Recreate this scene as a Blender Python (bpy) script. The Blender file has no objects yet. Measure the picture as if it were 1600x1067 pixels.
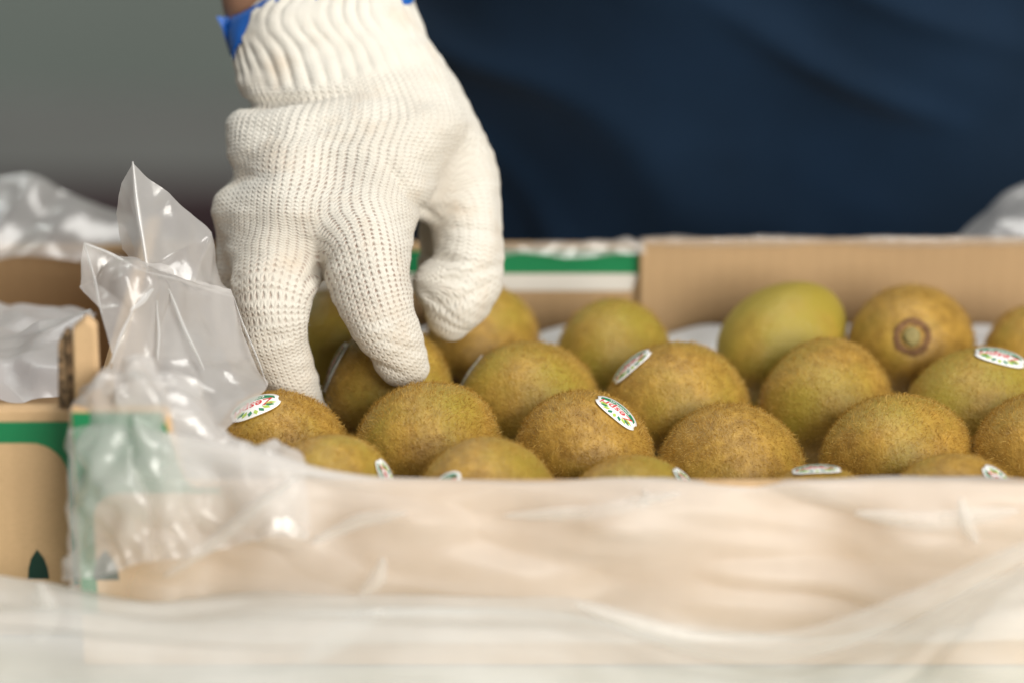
import bpy, bmesh, math, random
import numpy as np
from mathutils import Vector, Matrix

# ------------------------------------------------------------------ camera, world, lights, exposure
S = 0.001                      # the script thinks in millimetres
F = 5280.0                     # focal length in photo pixels (1600 px wide frame)
D = 1200.0
TH = math.radians(22.0)
FW = np.array([0.0, math.cos(TH), -math.sin(TH)])
UP = np.array([0.0, math.sin(TH), math.cos(TH)])
RT = np.array([1.0, 0.0, 0.0])
CAM = np.array([0, 0, 25.0]) - D * FW + (717 - 533.5) * D / F * UP

scn = bpy.context.scene
COL = scn.collection
cam_d = bpy.data.cameras.new('camera'); cam = bpy.data.objects.new('camera', cam_d); COL.objects.link(cam)
cam.location = CAM * S
cam.rotation_euler = (math.radians(90) - TH, 0, 0)
cam_d.sensor_width = 36.0
cam_d.lens = 36.0 * F / 1600.0
cam_d.clip_start = 0.01; cam_d.clip_end = 50
cam_d.dof.use_dof = True
cam_d.dof.focus_distance = 1.192
cam_d.dof.aperture_fstop = cam_d.lens / 33.0
scn.camera = cam

w = bpy.data.worlds.new('World'); scn.world = w; w.use_nodes = True
w.node_tree.nodes['Background'].inputs[0].default_value = (0.88, 0.95, 1.0, 1)
w.node_tree.nodes['Background'].inputs[1].default_value = 0.16

def area(name, loc, target, sx, sy, power, col):
    l = bpy.data.lights.new(name, 'AREA'); l.shape = 'RECTANGLE'; l.size = sx; l.size_y = sy
    l.energy = power; l.color = col
    o = bpy.data.objects.new(name, l); COL.objects.link(o)
    o.location = loc
    o.rotation_euler = (Vector(target) - Vector(loc)).to_track_quat('-Z', 'Y').to_euler()
    return o
area('window_light', (1.0, -1.5, 0.75), (0.05, 0.0, 0.03), 1.3, 1.0, 46, (1.0, 0.96, 0.885))
area('ceiling_light', (0.25, 0.15, 1.9), (0.0, 0.0, 0.0), 1.4, 0.5, 20, (1.0, 0.97, 0.92))
area('wall_fill_light', (-1.6, 2.0, 2.3), (-1.4, 3.3, 0.5), 1.6, 0.4, 50, (0.96, 1.0, 0.95))  # added fill lamp to lighten the far wall, no known fitting there
scn.view_settings.view_transform = 'Standard'
scn.view_settings.look = 'None'
scn.view_settings.exposure = 0.14
scn.view_settings.gamma = 1.0
scn.cycles.transparent_max_bounces = 24
scn.cycles.max_bounces = 12

# ------------------------------------------------------------------ helpers
def P(px, py, d):
    """photo pixel at a camera distance (mm along the view axis) -> world mm"""
    return CAM + d * FW + (px - 800.0) * d / F * RT - (py - 533.5) * d / F * UP
def on_y(px, py, y):
    """photo pixel on the upright plane at world y"""
    dirn = FW + (px - 800.0) / F * RT - (py - 533.5) / F * UP
    return CAM + dirn * ((y - CAM[1]) / dirn[1])
def c2w(X, Y, Z):
    return CAM[None] + Z[:, None] * FW + X[:, None] * RT - Y[:, None] * UP

def empty(name, loc, label=None, cat=None, group=None):
    o = bpy.data.objects.new(name, None); COL.objects.link(o)
    o.location = np.asarray(loc, float) * S; o.empty_display_size = 0.02
    if label: o['label'] = label
    if cat: o['category'] = cat
    if group: o['group'] = group
    return o
def tag(o, label=None, cat=None, group=None, kind=None):
    if label: o['label'] = label
    if cat: o['category'] = cat
    if group: o['group'] = group
    if kind: o['kind'] = kind
    return o
def mesh(name, V, Fc, mat, parent=None, smooth=True, mats=None, mi=None):
    """V in world mm"""
    V = np.asarray(V, float)
    me = bpy.data.meshes.new(name)
    o = bpy.data.objects.new(name, me); COL.objects.link(o)
    if parent is not None:
        off = np.array(root_loc(parent)) / S
    else:
        off = np.zeros(3)
    me.from_pydata((((V - off) * S)).tolist(), [], Fc if isinstance(Fc, list) else Fc.tolist())
    me.update()
    if mats:
        for m in mats: me.materials.append(m)
        if mi is not None: me.polygons.foreach_set('material_index', np.asarray(mi, np.int32))
    else:
        me.materials.append(mat)
    if smooth: me.polygons.foreach_set('use_smooth', np.ones(len(me.polygons), bool))
    if parent is not None: o.parent = parent
    return o
def root_loc(o):
    l = Vector(o.location)
    while o.parent is not None:
        o = o.parent; l = l + o.location
    return l
def fast_mesh(name, V, T, mat, parent=None, smooth=False):
    """triangles only, numpy"""
    me = bpy.data.meshes.new(name)
    off = np.array(root_loc(parent)) / S if parent is not None else np.zeros(3)
    V = (np.asarray(V) - off) * S
    n = len(T)
    me.vertices.add(len(V)); me.vertices.foreach_set('co', V.astype(np.float32).ravel())
    me.loops.add(3 * n); me.loops.foreach_set('vertex_index', np.asarray(T, np.int32).ravel())
    me.polygons.add(n)
    me.polygons.foreach_set('loop_start', np.arange(0, 3 * n, 3, dtype=np.int32))
    me.polygons.foreach_set('use_smooth', np.full(n, smooth))
    me.update(calc_edges=True); me.validate()
    me.materials.append(mat)
    o = bpy.data.objects.new(name, me); COL.objects.link(o)
    if parent is not None: o.parent = parent
    return o
def noise3(p, freq, seed, n=14):
    """smooth pseudo noise, about -1..1: a sum of randomly turned sines"""
    r = np.random.RandomState(seed); out = np.zeros(len(p))
    for _ in range(n):
        k = r.normal(size=3); k /= np.linalg.norm(k); k *= freq * r.uniform(0.6, 1.6)
        out += np.sin(p @ k * 6.2832 + r.uniform(0, 6.28))
    return out / math.sqrt(n) * 1.1
def prism(pts, y0, y1):
    """closed outline in x,z pushed from y0 to y1"""
    n = len(pts)
    V = [(p[0], y0, p[1]) for p in pts] + [(p[0], y1, p[1]) for p in pts]
    Fc = [tuple(range(n)), tuple(range(2 * n - 1, n - 1, -1))]
    for i in range(n):
        j = (i + 1) % n
        Fc.append((j, i, i + n, j + n))
    return V, Fc
def boxv(x0, x1, y0, y1, z0, z1):
    return prism([(x0, z0), (x1, z0), (x1, z1), (x0, z1)], y0, y1)
def bevel(o, wdt=0.8, seg=2):
    b = o.modifiers.new('bevel', 'BEVEL'); b.width = wdt * S; b.segments = seg; b.limit_method = 'ANGLE'
    return o

# ------------------------------------------------------------------ materials
def mat(name):
    m = bpy.data.materials.new(name); m.use_nodes = True
    nt = m.node_tree; bs = nt.nodes['Principled BSDF']
    return m, nt, bs
def N(nt, typ, **kw):
    n = nt.nodes.new(typ)
    for k, v in kw.items():
        if k.startswith('i_'):
            n.inputs[k[2:].replace('_', ' ')].default_value = v
        else: setattr(n, k, v)
    return n
def math_n(nt, op, a, b=None, c=None, clamp=False):
    n = nt.nodes.new('ShaderNodeMath'); n.operation = op; n.use_clamp = clamp
    for i, x in enumerate((a, b, c)):
        if x is None: continue
        if isinstance(x, (int, float)): n.inputs[i].default_value = x
        else: nt.links.new(x, n.inputs[i])
    return n.outputs[0]
def ramp(nt, fac, stops):
    r = nt.nodes.new('ShaderNodeValToRGB'); nt.links.new(fac, r.inputs[0])
    el = r.color_ramp.elements
    while len(el) < len(stops): el.new(0.5)
    for e, (p, c) in zip(el, stops): e.position = p; e.color = (*c, 1)
    return r.outputs[0]
def noise_n(nt, vec, scale, detail=3, rough=0.55):
    n = nt.nodes.new('ShaderNodeTexNoise'); n.inputs['Scale'].default_value = scale
    n.inputs['Detail'].default_value = detail; n.inputs['Roughness'].default_value = rough
    if vec is not None: nt.links.new(vec, n.inputs['Vector'])
    return n.outputs[0]
def bump(nt, bs, h, strength, dist):
    b = nt.nodes.new('ShaderNodeBump'); b.inputs['Strength'].default_value = strength
    b.inputs['Distance'].default_value = dist; nt.links.new(h, b.inputs['Height'])
    nt.links.new(b.outputs[0], bs.inputs['Normal']); return b
def mix_rgb(nt, fac, a, b, typ='MIX'):
    n = nt.nodes.new('ShaderNodeMix'); n.data_type = 'RGBA'; n.blend_type = typ
    if isinstance(fac, (int, float)): n.inputs[0].default_value = fac
    else: nt.links.new(fac, n.inputs[0])
    for i, x in ((6, a), (7, b)):
        if isinstance(x, tuple): n.inputs[i].default_value = (*x, 1)
        else: nt.links.new(x, n.inputs[i])
    return n.outputs[2]

def simple(name, col, rough=0.6, var=0.12, scale=40, spec=0.3, bmp=0.0, bscale=300):
    m, nt, bs = mat(name)
    tc = N(nt, 'ShaderNodeTexCoord')
    n = noise_n(nt, tc.outputs['Object'], scale, 4)
    c = ramp(nt, n, [(0.25, tuple(x * (1 - var) for x in col)), (0.75, tuple(min(1, x * (1 + var)) for x in col))])
    nt.links.new(c, bs.inputs['Base Color'])
    bs.inputs['Roughness'].default_value = rough
    bs.inputs['Specular IOR Level'].default_value = spec
    if bmp: bump(nt, bs, noise_n(nt, tc.outputs['Object'], bscale, 4), bmp, 0.001)
    return m

def cardboard(name, col):
    m, nt, bs = mat(name)
    tc = N(nt, 'ShaderNodeTexCoord')
    mp = N(nt, 'ShaderNodeMapping'); mp.inputs['Scale'].default_value = (1, 1, 6); nt.links.new(tc.outputs['Object'], mp.inputs[0])
    big = noise_n(nt, tc.outputs['Object'], 9, 3)
    fine = noise_n(nt, mp.outputs[0], 420, 3)
    c1 = ramp(nt, big, [(0.3, tuple(x * 0.88 for x in col)), (0.7, tuple(x * 1.08 for x in col))])
    c2 = ramp(nt, fine, [(0.3, (0.9, 0.89, 0.87)), (0.7, (1, 1, 1))])
    nt.links.new(mix_rgb(nt, 1.0, c1, c2, 'MULTIPLY'), bs.inputs['Base Color'])
    bs.inputs['Roughness'].default_value = 0.8; bs.inputs['Specular IOR Level'].default_value = 0.2
    wv = N(nt, 'ShaderNodeTexWave'); wv.bands_direction = 'X'; wv.inputs['Scale'].default_value = 48; wv.inputs['Distortion'].default_value = 1.2
    nt.links.new(tc.outputs['Object'], wv.inputs[0])
    hh = math_n(nt, 'ADD', math_n(nt, 'MULTIPLY', wv.outputs[1], .5), math_n(nt, 'ADD', fine, math_n(nt, 'MULTIPLY', big, 4.0)))
    bump(nt, bs, hh, 0.3, 0.0006)
    return m
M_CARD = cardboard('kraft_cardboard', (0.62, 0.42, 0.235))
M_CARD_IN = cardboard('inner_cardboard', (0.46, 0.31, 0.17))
M_GREEN = simple('green_print', (0.012, 0.20, 0.075), 0.45, 0.1)
M_DKGREEN = simple('dark_green_print', (0.010, 0.045, 0.032), 0.5, 0.15)
M_WHITE_PRINT = simple('white_print', (0.66, 0.63, 0.58), 0.5, 0.05)
M_TRAY = simple('white_tray_plastic', (0.82, 0.84, 0.86), 0.35, 0.03, spec=0.5)
M_TABLE = simple('pale_green_tabletop', (0.50, 0.55, 0.47), 0.4, 0.06, 8)
M_WALL = simple('grey_green_wall', (0.32, 0.355, 0.32), 0.9, 0.06, 2)
M_FLOOR = simple('concrete_floor', (0.22, 0.21, 0.2), 0.7, 0.15, 3)
M_BENCH = simple('dark_maroon_paint', (0.042, 0.018, 0.022), 0.6, 0.2, 6)
M_STEEL = simple('grey_steel', (0.35, 0.36, 0.36), 0.4, 0.1, 20)
M_STICK = simple('sticker_white', (0.86, 0.86, 0.84), 0.35, 0.02)
M_RED = simple('sticker_red', (0.62, 0.035, 0.04), 0.35, 0.02)
M_SGREEN = simple('sticker_green', (0.015, 0.20, 0.085), 0.35, 0.05)
M_LIME = simple('sticker_lime', (0.42, 0.58, 0.09), 0.35, 0.05)
M_BLUE = simple('blue_sleeve_plastic', (0.006, 0.095, 0.40), 0.35, 0.15, 60, 0.5)

def flute_mat():
    m, nt, bs = mat('cut_corrugated_edge')
    tc = N(nt, 'ShaderNodeTexCoord')
    n = noise_n(nt, tc.outputs['Object'], 500, 4, 0.7)
    c = ramp(nt, n, [(0.38, (0.045, 0.028, 0.014)), (0.62, (0.33, 0.21, 0.11))])
    nt.links.new(c, bs.inputs['Base Color']); bs.inputs['Roughness'].default_value = 0.9
    bump(nt, bs, n, 0.8, 0.001)
    return m
M_FLUTE = flute_mat()

def skin_mat():
    m, nt, bs = mat('brown_skin')
    tc = N(nt, 'ShaderNodeTexCoord')
    n = noise_n(nt, tc.outputs['Object'], 60, 4)
    c = ramp(nt, n, [(0.3, (0.26, 0.13, 0.075)), (0.7, (0.34, 0.18, 0.11))])
    nt.links.new(c, bs.inputs['Base Color']); bs.inputs['Roughness'].default_value = 0.5
    bs.inputs['Subsurface Weight'].default_value = 0.1
    bs.inputs['Subsurface Radius'].default_value = (0.004, 0.0015, 0.001)
    bump(nt, bs, noise_n(nt, tc.outputs['Object'], 900, 3), 0.2, 0.0004)
    return m
M_SKIN = skin_mat()

def navy_mat():
    m, nt, bs = mat('navy_cotton')
    tc = N(nt, 'ShaderNodeTexCoord')
    big = noise_n(nt, tc.outputs['Object'], 7, 4)
    c = ramp(nt, big, [(0.3, (0.0032, 0.0105, 0.022)), (0.7, (0.0072, 0.022, 0.050))])
    nt.links.new(c, bs.inputs['Base Color']); bs.inputs['Roughness'].default_value = 0.85
    bs.inputs['Specular IOR Level'].default_value = 0.15
    bs.inputs['Sheen Weight'].default_value = 0.05
    wv = N(nt, 'ShaderNodeTexWave'); wv.inputs['Scale'].default_value = 500; nt.links.new(tc.outputs['Object'], wv.inputs[0])
    bump(nt, bs, wv.outputs[1], 0.15, 0.0004)
    return m
M_NAVY = navy_mat()

def kiwi_mat(name, green):
    m, nt, bs = mat(name)
    tc = N(nt, 'ShaderNodeTexCoord'); oi = N(nt, 'ShaderNodeObjectInfo')
    off = N(nt, 'ShaderNodeVectorMath'); off.operation = 'ADD'
    nt.links.new(tc.outputs['Object'], off.inputs[0]); nt.links.new(oi.outputs['Location'], off.inputs[1])
    v = off.outputs[0]
    big = noise_n(nt, v, 34, 3, 0.5)
    mid = noise_n(nt, v, 190, 4, 0.6)
    fine = noise_n(nt, v, 900, 3, 0.6)
    brown_d, brown_l = (0.27, 0.148, 0.022), (0.48, 0.285, 0.050)
    olive = (0.33, 0.25, 0.030)
    base = ramp(nt, mid, [(0.3, brown_d), (0.7, brown_l)])
    gf = math_n(nt, 'MULTIPLY_ADD', big, 3.2, -1.55 + green, clamp=True)
    c = mix_rgb(nt, gf, base, olive)
    sp = math_n(nt, 'MULTIPLY_ADD', fine, 6.0, -3.75, clamp=True)
    c = mix_rgb(nt, math_n(nt, 'MULTIPLY', sp, 0.15), c, (0.17, 0.075, 0.014))
    nt.links.new(c, bs.inputs['Base Color'])
    bs.inputs['Roughness'].default_value = 0.46
    bs.inputs['Specular IOR Level'].default_value = 0.5
    bs.inputs['Sheen Weight'].default_value = 0.12
    bs.inputs['Sheen Roughness'].default_value = 0.4
    bs.inputs['Sheen Tint'].default_value = (0.8, 0.6, 0.3, 1)
    bump(nt, bs, math_n(nt, 'ADD', fine, math_n(nt, 'MULTIPLY', mid, 1.5)), 0.5, 0.0009)
    return m
M_KIWI = [kiwi_mat('kiwi_skin_brown', 0.05), kiwi_mat('kiwi_skin_mixed', 0.38), kiwi_mat('kiwi_skin_olive', 0.75)]

def fuzz_mat():
    m = bpy.data.materials.new('kiwi_fuzz'); m.use_nodes = True
    nt = m.node_tree; nt.nodes.clear()
    geo = N(nt, 'ShaderNodeNewGeometry')
    c = ramp(nt, geo.outputs['Random Per Island'], [(0.0, (0.33, 0.175, 0.032)), (0.6, (0.54, 0.335, 0.078)), (1.0, (0.80, 0.58, 0.21))])
    d = N(nt, 'ShaderNodeBsdfDiffuse'); t = N(nt, 'ShaderNodeBsdfTranslucent')
    nt.links.new(c, d.inputs[0]); nt.links.new(c, t.inputs[0])
    mx = N(nt, 'ShaderNodeMixShader'); mx.inputs[0].default_value = 0.45
    nt.links.new(d.outputs[0], mx.inputs[1]); nt.links.new(t.outputs[0], mx.inputs[2])
    out = N(nt, 'ShaderNodeOutputMaterial'); nt.links.new(mx.outputs[0], out.inputs[0])
    return m
M_FUZZ = fuzz_mat()
M_STEM = simple('dry_brown_stem_end', (0.17, 0.092, 0.045), 0.9, 0.4, 300, 0.1, 0.6, 700)
M_STEM_C = simple('pale_green_stem_core', (0.27, 0.22, 0.085), 0.7, 0.25, 300)

def film_mat(name, haze, col=(0.92, 0.90, 0.89), rough=0.2, bscale=40, bstr=0.12, gloss=0.07):
    """thin polythene: mostly see-through, a milky veil, and gloss"""
    m = bpy.data.materials.new(name); m.use_nodes = True
    nt = m.node_tree; nt.nodes.clear()
    tc = N(nt, 'ShaderNodeTexCoord')
    n1 = noise_n(nt, tc.outputs['Object'], bscale, 4, 0.55)
    b = N(nt, 'ShaderNodeBump'); b.inputs['Strength'].default_value = bstr; b.inputs['Distance'].default_value = 0.004
    n2 = noise_n(nt, tc.outputs['Object'], bscale * 2.6, 3, 0.5)
    cr_ = math_n(nt, 'ABSOLUTE', math_n(nt, 'MULTIPLY_ADD', n2, 2.0, -1.0))
    nt.links.new(math_n(nt, 'ADD', n1, math_n(nt, 'MULTIPLY', cr_, 0.35)), b.inputs['Height'])
    tr = N(nt, 'ShaderNodeBsdfTransparent'); tr.inputs[0].default_value = (0.97, 0.97, 0.965, 1)
    df = N(nt, 'ShaderNodeBsdfDiffuse'); df.inputs[0].default_value = (*col, 1)
    tl = N(nt, 'ShaderNodeBsdfTranslucent'); tl.inputs[0].default_value = (*col, 1)
    gl = N(nt, 'ShaderNodeBsdfGlossy'); gl.inputs['Roughness'].default_value = rough
    for x in (df, tl, gl): nt.links.new(b.outputs[0], x.inputs['Normal'])
    m1 = N(nt, 'ShaderNodeMixShader'); m1.inputs[0].default_value = 0.5
    nt.links.new(df.outputs[0], m1.inputs[1]); nt.links.new(tl.outputs[0], m1.inputs[2])
    hz = noise_n(nt, tc.outputs['Object'], 22, 3)
    hzf = math_n(nt, 'MULTIPLY_ADD', hz, haze * 0.8, haze * 0.6)
    th_ = N(nt, 'ShaderNodeAttribute'); th_.attribute_name = 'single_layer'
    hzf = math_n(nt, 'MULTIPLY', hzf, math_n(nt, 'MULTIPLY_ADD', th_.outputs['Fac'], -0.6, 1.0))
    m2 = N(nt, 'ShaderNodeMixShader'); nt.links.new(hzf, m2.inputs[0])
    nt.links.new(tr.outputs[0], m2.inputs[1]); nt.links.new(m1.outputs[0], m2.inputs[2])
    lw = N(nt, 'ShaderNodeLayerWeight'); lw.inputs[0].default_value = 0.5
    nt.links.new(b.outputs[0], lw.inputs['Normal'])
    ff = math_n(nt, 'MULTIPLY_ADD', math_n(nt, 'POWER', lw.outputs['Facing'], 4.0), 0.45, gloss, clamp=True)
    m3 = N(nt, 'ShaderNodeMixShader'); nt.links.new(ff, m3.inputs[0])
    nt.links.new(m2.outputs[0], m3.inputs[1]); nt.links.new(gl.outputs[0], m3.inputs[2])
    out = N(nt, 'ShaderNodeOutputMaterial'); nt.links.new(m3.outputs[0], out.inputs[0])
    return m
M_FILM = film_mat('clear_polythene', 0.54)
M_FOLD_HILITE = film_mat('polythene_fold_highlight', 0.62, (0.95, 0.95, 0.95), 0.3, gloss=0.10)  # whiter than the sheet, crease highlights put into the colour
M_FOLD_HILITE_SOFT = film_mat('polythene_soft_highlight', 0.32, (0.95, 0.94, 0.92), 0.35, gloss=0.05)
M_FILM_SWAG = film_mat('doubled_polythene', 0.70, (0.93, 0.91, 0.90), 0.45, 25, 0.06, 0.03)
M_FILM_FRONT = film_mat('milky_polythene', 0.54, (0.95, 0.935, 0.925), 0.5, 25, 0.06, 0.03)
M_FILM_WHITE = film_mat('white_polythene', 0.8, (0.90, 0.90, 0.93), 0.3)

def knit_mat():
    m, nt, bs = mat('cream_cotton_knit')
    at = N(nt, 'ShaderNodeAttribute'); at.attribute_name = 'knit'
    sep = N(nt, 'ShaderNodeSeparateXYZ'); nt.links.new(at.outputs['Vector'], sep.inputs[0])
    tc = N(nt, 'ShaderNodeTexCoord')
    wob = noise_n(nt, tc.outputs['Object'], 130, 2)
    wob2 = noise_n(nt, tc.outputs['Object'], 900, 2)
    u = math_n(nt, 'ADD', math_n(nt, 'MULTIPLY', sep.outputs[0], 1 / 2.75), math_n(nt, 'MULTIPLY', wob, 0.15))
    v = math_n(nt, 'ADD', math_n(nt, 'MULTIPLY', sep.outputs[1], 1 / 1.6), math_n(nt, 'MULTIPLY', wob, 0.5))
    u = math_n(nt, 'ADD', u, math_n(nt, 'MULTIPLY', wob2, 0.34))
    x = math_n(nt, 'MULTIPLY_ADD', math_n(nt, 'FRACT', u), 2.0, -1.0)       # -1..1 across one wale
    ax = math_n(nt, 'ABSOLUTE', x)
    vv = math_n(nt, 'MULTIPLY_ADD', ax, 0.55, v)                            # V-shaped stitches
    row = math_n(nt, 'MULTIPLY_ADD', math_n(nt, 'COSINE', math_n(nt, 'MULTIPLY', vv, 6.2832)), 0.5, 0.5)
    groove = math_n(nt, 'POWER', ax, 3.0)                                   # dip between wales
    mid = math_n(nt, 'SUBTRACT', 1.0, math_n(nt, 'MULTIPLY', ax, 4.0), clamp=True)
    h = math_n(nt, 'SUBTRACT', math_n(nt, 'MULTIPLY', row, 0.5), math_n(nt, 'MULTIPLY', groove, 0.4))
    h = math_n(nt, 'SUBTRACT', h, math_n(nt, 'MULTIPLY', mid, 0.12))
    rib = sep.outputs[2]
    nrib = math_n(nt, 'SUBTRACT', 1.0, rib)
    fib = noise_n(nt, tc.outputs['Object'], 2600, 3, 0.7)
    h = math_n(nt, 'ADD', math_n(nt, 'MULTIPLY', h, math_n(nt, 'MULTIPLY_ADD', nrib, 0.75, 0.25)), math_n(nt, 'MULTIPLY', fib, 0.35))
    # holes: small gaps at the wale edges between rows, where skin shows
    fv = math_n(nt, 'ABSOLUTE', math_n(nt, 'MULTIPLY_ADD', math_n(nt, 'FRACT', vv), 2.0, -1.0))
    hx = math_n(nt, 'MULTIPLY_ADD', ax, 3.4, -1.9, clamp=True)
    hy = math_n(nt, 'SUBTRACT', 1.0, math_n(nt, 'MULTIPLY', fv, 1.35), clamp=True)
    hy = math_n(nt, 'MULTIPLY', hy, 1.5, clamp=True)
    hole = math_n(nt, 'MULTIPLY', hx, hy)
    patch = noise_n(nt, tc.outputs['Object'], 38, 3)
    st = N(nt, 'ShaderNodeAttribute'); st.attribute_name = 'stretch'
    pf = math_n(nt, 'MULTIPLY', math_n(nt, 'MULTIPLY_ADD', patch, 2.4, -0.5, clamp=True), st.outputs['Fac'])
    pf = math_n(nt, 'MULTIPLY', pf, math_n(nt, 'MULTIPLY_ADD', noise_n(nt, tc.outputs['Object'], 420, 2), 2.4, -0.35, clamp=True))
    hole = math_n(nt, 'MULTIPLY', math_n(nt, 'MULTIPLY', hole, pf), nrib)
    dirt = noise_n(nt, tc.outputs['Object'], 26, 4)
    base = ramp(nt, dirt, [(0.3, (0.61, 0.56, 0.485)), (0.5, (0.685, 0.65, 0.58)), (0.8, (0.72, 0.695, 0.635))])
    stn = noise_n(nt, tc.outputs['Object'], 48, 5, 0.65)
    sf = math_n(nt, 'MULTIPLY', math_n(nt, 'MULTIPLY_ADD', stn, 5.0, -2.65, clamp=True), 0.45)
    base = mix_rgb(nt, sf, base, (0.60, 0.47, 0.34))
    c = mix_rgb(nt, math_n(nt, 'MULTIPLY', hole, 0.78, clamp=True), base, (0.24, 0.125, 0.085))
    nt.links.new(c, bs.inputs['Base Color'])
    bs.inputs['Roughness'].default_value = 0.9; bs.inputs['Specular IOR Level'].default_value = 0.1
    bs.inputs['Sheen Weight'].default_value = 0.15
    h = math_n(nt, 'SUBTRACT', h, math_n(nt, 'MULTIPLY', hole, 0.8))
    bump(nt, bs, h, 0.6, 0.0008)
    return m
M_KNIT = knit_mat()

# ------------------------------------------------------------------ the place: wall, floor, bench, table
ZT = -14.0     # table top height, mm
wl = mesh('wall', *boxv(-4000, 4000, 3300, 3420, -900, 2600), M_WALL, smooth=False); tag(wl, kind='structure')
fl = mesh('floor', *boxv(-4000, 4000, -3000, 3297, -960, -900), M_FLOOR, smooth=False); tag(fl, kind='structure')

tb = empty('packing_table', (0, 0, ZT), 'pale green packing table under the fruit cartons', 'table')
o = mesh('tabletop', *boxv(-900, 900, -420, 215, ZT - 32, ZT), M_TABLE, tb, False); bevel(o, 4, 3)
for x in (-850, 850):
    for y in (-380, 175):
        bevel(mesh('leg', *boxv(x - 22, x + 22, y - 22, y + 22, -900, ZT - 33), M_STEEL, tb, False), 3)

bn = empty('storage_bench', (-700, 2500, -900), 'dark maroon storage bench far behind on the left, out of focus', 'bench')
zb = on_y(250, 290, 2500)[2]
bevel(mesh('bench_top', *boxv(-1500, 200, 2380, 2520, zb - 60, zb), M_BENCH, bn, False), 8, 3)
bevel(mesh('front_panel', *boxv(-1470, 170, 2430, 2450, -830, zb - 62), M_BENCH, bn, False), 3)
for x in (-1440, -660, 130):
    bevel(mesh('leg', *boxv(x - 30, x + 30, 2452, 2512, -900, zb - 62), M_BENCH, bn, False), 4)

# ------------------------------------------------------------------ cartons
YF, YB = -84.0, 150.0              # main carton: front face, back wall inner face
xl = on_y(118, 800, YF)[0]; xr = 320.0
def zat(px, py, y): return on_y(px, py, y)[2]
def xat(px, py, y): return on_y(px, py, y)[0]

ct = empty('fruit_carton', (80, 30, ZT), 'brown cardboard carton with green print holding the kiwifruit', 'carton')
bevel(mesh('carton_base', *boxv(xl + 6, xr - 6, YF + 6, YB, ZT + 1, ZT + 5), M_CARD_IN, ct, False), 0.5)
# front wall, rim dipping from the raised left corner
z_corner = zat(180, 640, YF); z_rim = zat(1000, 757, YF)
xa = xat(262, 700, YF); xb = xat(292, 750, YF)
out = [(xl, ZT + 0.5), (xr, ZT + 0.5), (xr, z_corner), (xr - 30, z_corner), (xr - 42, z_rim), (xb, z_rim)]
for k in range(6):
    t = k / 5; out.append((xb + (xa - xb) * t, z_rim + (z_corner - z_rim) * (t * t * (3 - 2 * t))))
out.append((xl, z_corner))
fw = bevel(mesh('front_wall', *prism(out, YF, YF + 5), M_CARD, ct, False), 0.8)
# green printed border of the front face (a frame with rounded inner corners), printed 0.3 mm proud
def sheet_xz(loops, y):
    bm = bmesh.new()
    es = []
    for lp in loops:
        vs = [bm.verts.new((p[0], y, p[1])) for p in lp]
        es += [bm.edges.new((vs[i], vs[(i + 1) % len(vs)])) for i in range(len(vs))]
    bmesh.ops.triangle_fill(bm, use_beauty=True, edges=es)
    V = [tuple(v.co) for v in bm.verts]; bm.verts.index_update()
    Fc = [tuple(v.index for v in f.verts) for f in bm.faces]; bm.free()
    return V, Fc
def arc(cx, cz, r, a0, a1, n=8):
    return [(cx + r * math.cos(math.radians(a0 + (a1 - a0) * i / n)), cz + r * math.sin(math.radians(a0 + (a1 - a0) * i / n))) for i in range(n + 1)]
x2 = xat(146, 800, YF); z2 = zat(300, 769, YF)
xe = xat(345, 760, YF)
brd = [(xl + .6, ZT + 20), (xl + .6, z_corner - .8), (xa - 1.5, z_corner - .8), (xb - 1.0, z_rim + 3), (xb + 2, z_rim - 1.2), (xe, z_rim - 1.2), (xe, z2)]
brd += arc(x2 + 9, z2 - 9, 9, 90, 180) + [(x2, ZT + 20)]
mesh('printed_border', *sheet_xz([brd], YF - 0.3), M_GREEN, fw, False)
def tree_shape(cx, z0, wd, ht):
    return [(cx - wd / 2, z0), (cx + wd / 2, z0), (cx + wd * .45, z0 + ht * .35), (cx + wd * .3, z0 + ht * .7), (cx, z0 + ht),
            (cx - wd * .3, z0 + ht * .7), (cx - wd * .45, z0 + ht * .35)]
tx = xat(166, 890, YF); tz = zat(166, 905, YF)
mesh('printed_emblem', *sheet_xz([tree_shape(tx, tz, 8.5, 11)], YF - 0.3), M_DKGREEN, fw, False)
# sides
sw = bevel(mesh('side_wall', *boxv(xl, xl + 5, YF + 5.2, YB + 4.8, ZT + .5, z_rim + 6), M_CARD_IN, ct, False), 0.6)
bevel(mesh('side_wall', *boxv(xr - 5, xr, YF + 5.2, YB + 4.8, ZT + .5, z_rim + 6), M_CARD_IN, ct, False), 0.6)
# back wall: low part with a printed label, taller tab to the right
z_tab = zat(1300, 374, YB); z_low = zat(900, 388, YB); xt = xat(1000, 400, YB)
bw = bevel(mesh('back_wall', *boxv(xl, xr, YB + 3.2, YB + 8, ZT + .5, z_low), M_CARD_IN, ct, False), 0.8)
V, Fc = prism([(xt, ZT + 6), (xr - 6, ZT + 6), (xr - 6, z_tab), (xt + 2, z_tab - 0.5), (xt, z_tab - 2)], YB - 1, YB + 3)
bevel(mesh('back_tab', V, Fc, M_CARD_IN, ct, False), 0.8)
zg1 = zat(900, 396, YB); zg0 = zat(900, 432, YB); zw0 = zat(900, 459, YB)
x0l = xat(420, 400, YB)
mesh('printed_band', *sheet_xz([[(x0l, zg0), (xt - .5, zg0), (xt - .5, zg1), (x0l, zg1)]], YB + 2.9), M_GREEN, bw, False)
mesh('printed_band', *sheet_xz([[(x0l, zw0), (xt - 3, zw0), (xt - .5, zg0 - .2), (x0l, zg0 - .2)]], YB + 2.9), M_WHITE_PRINT, bw, False)

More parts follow.
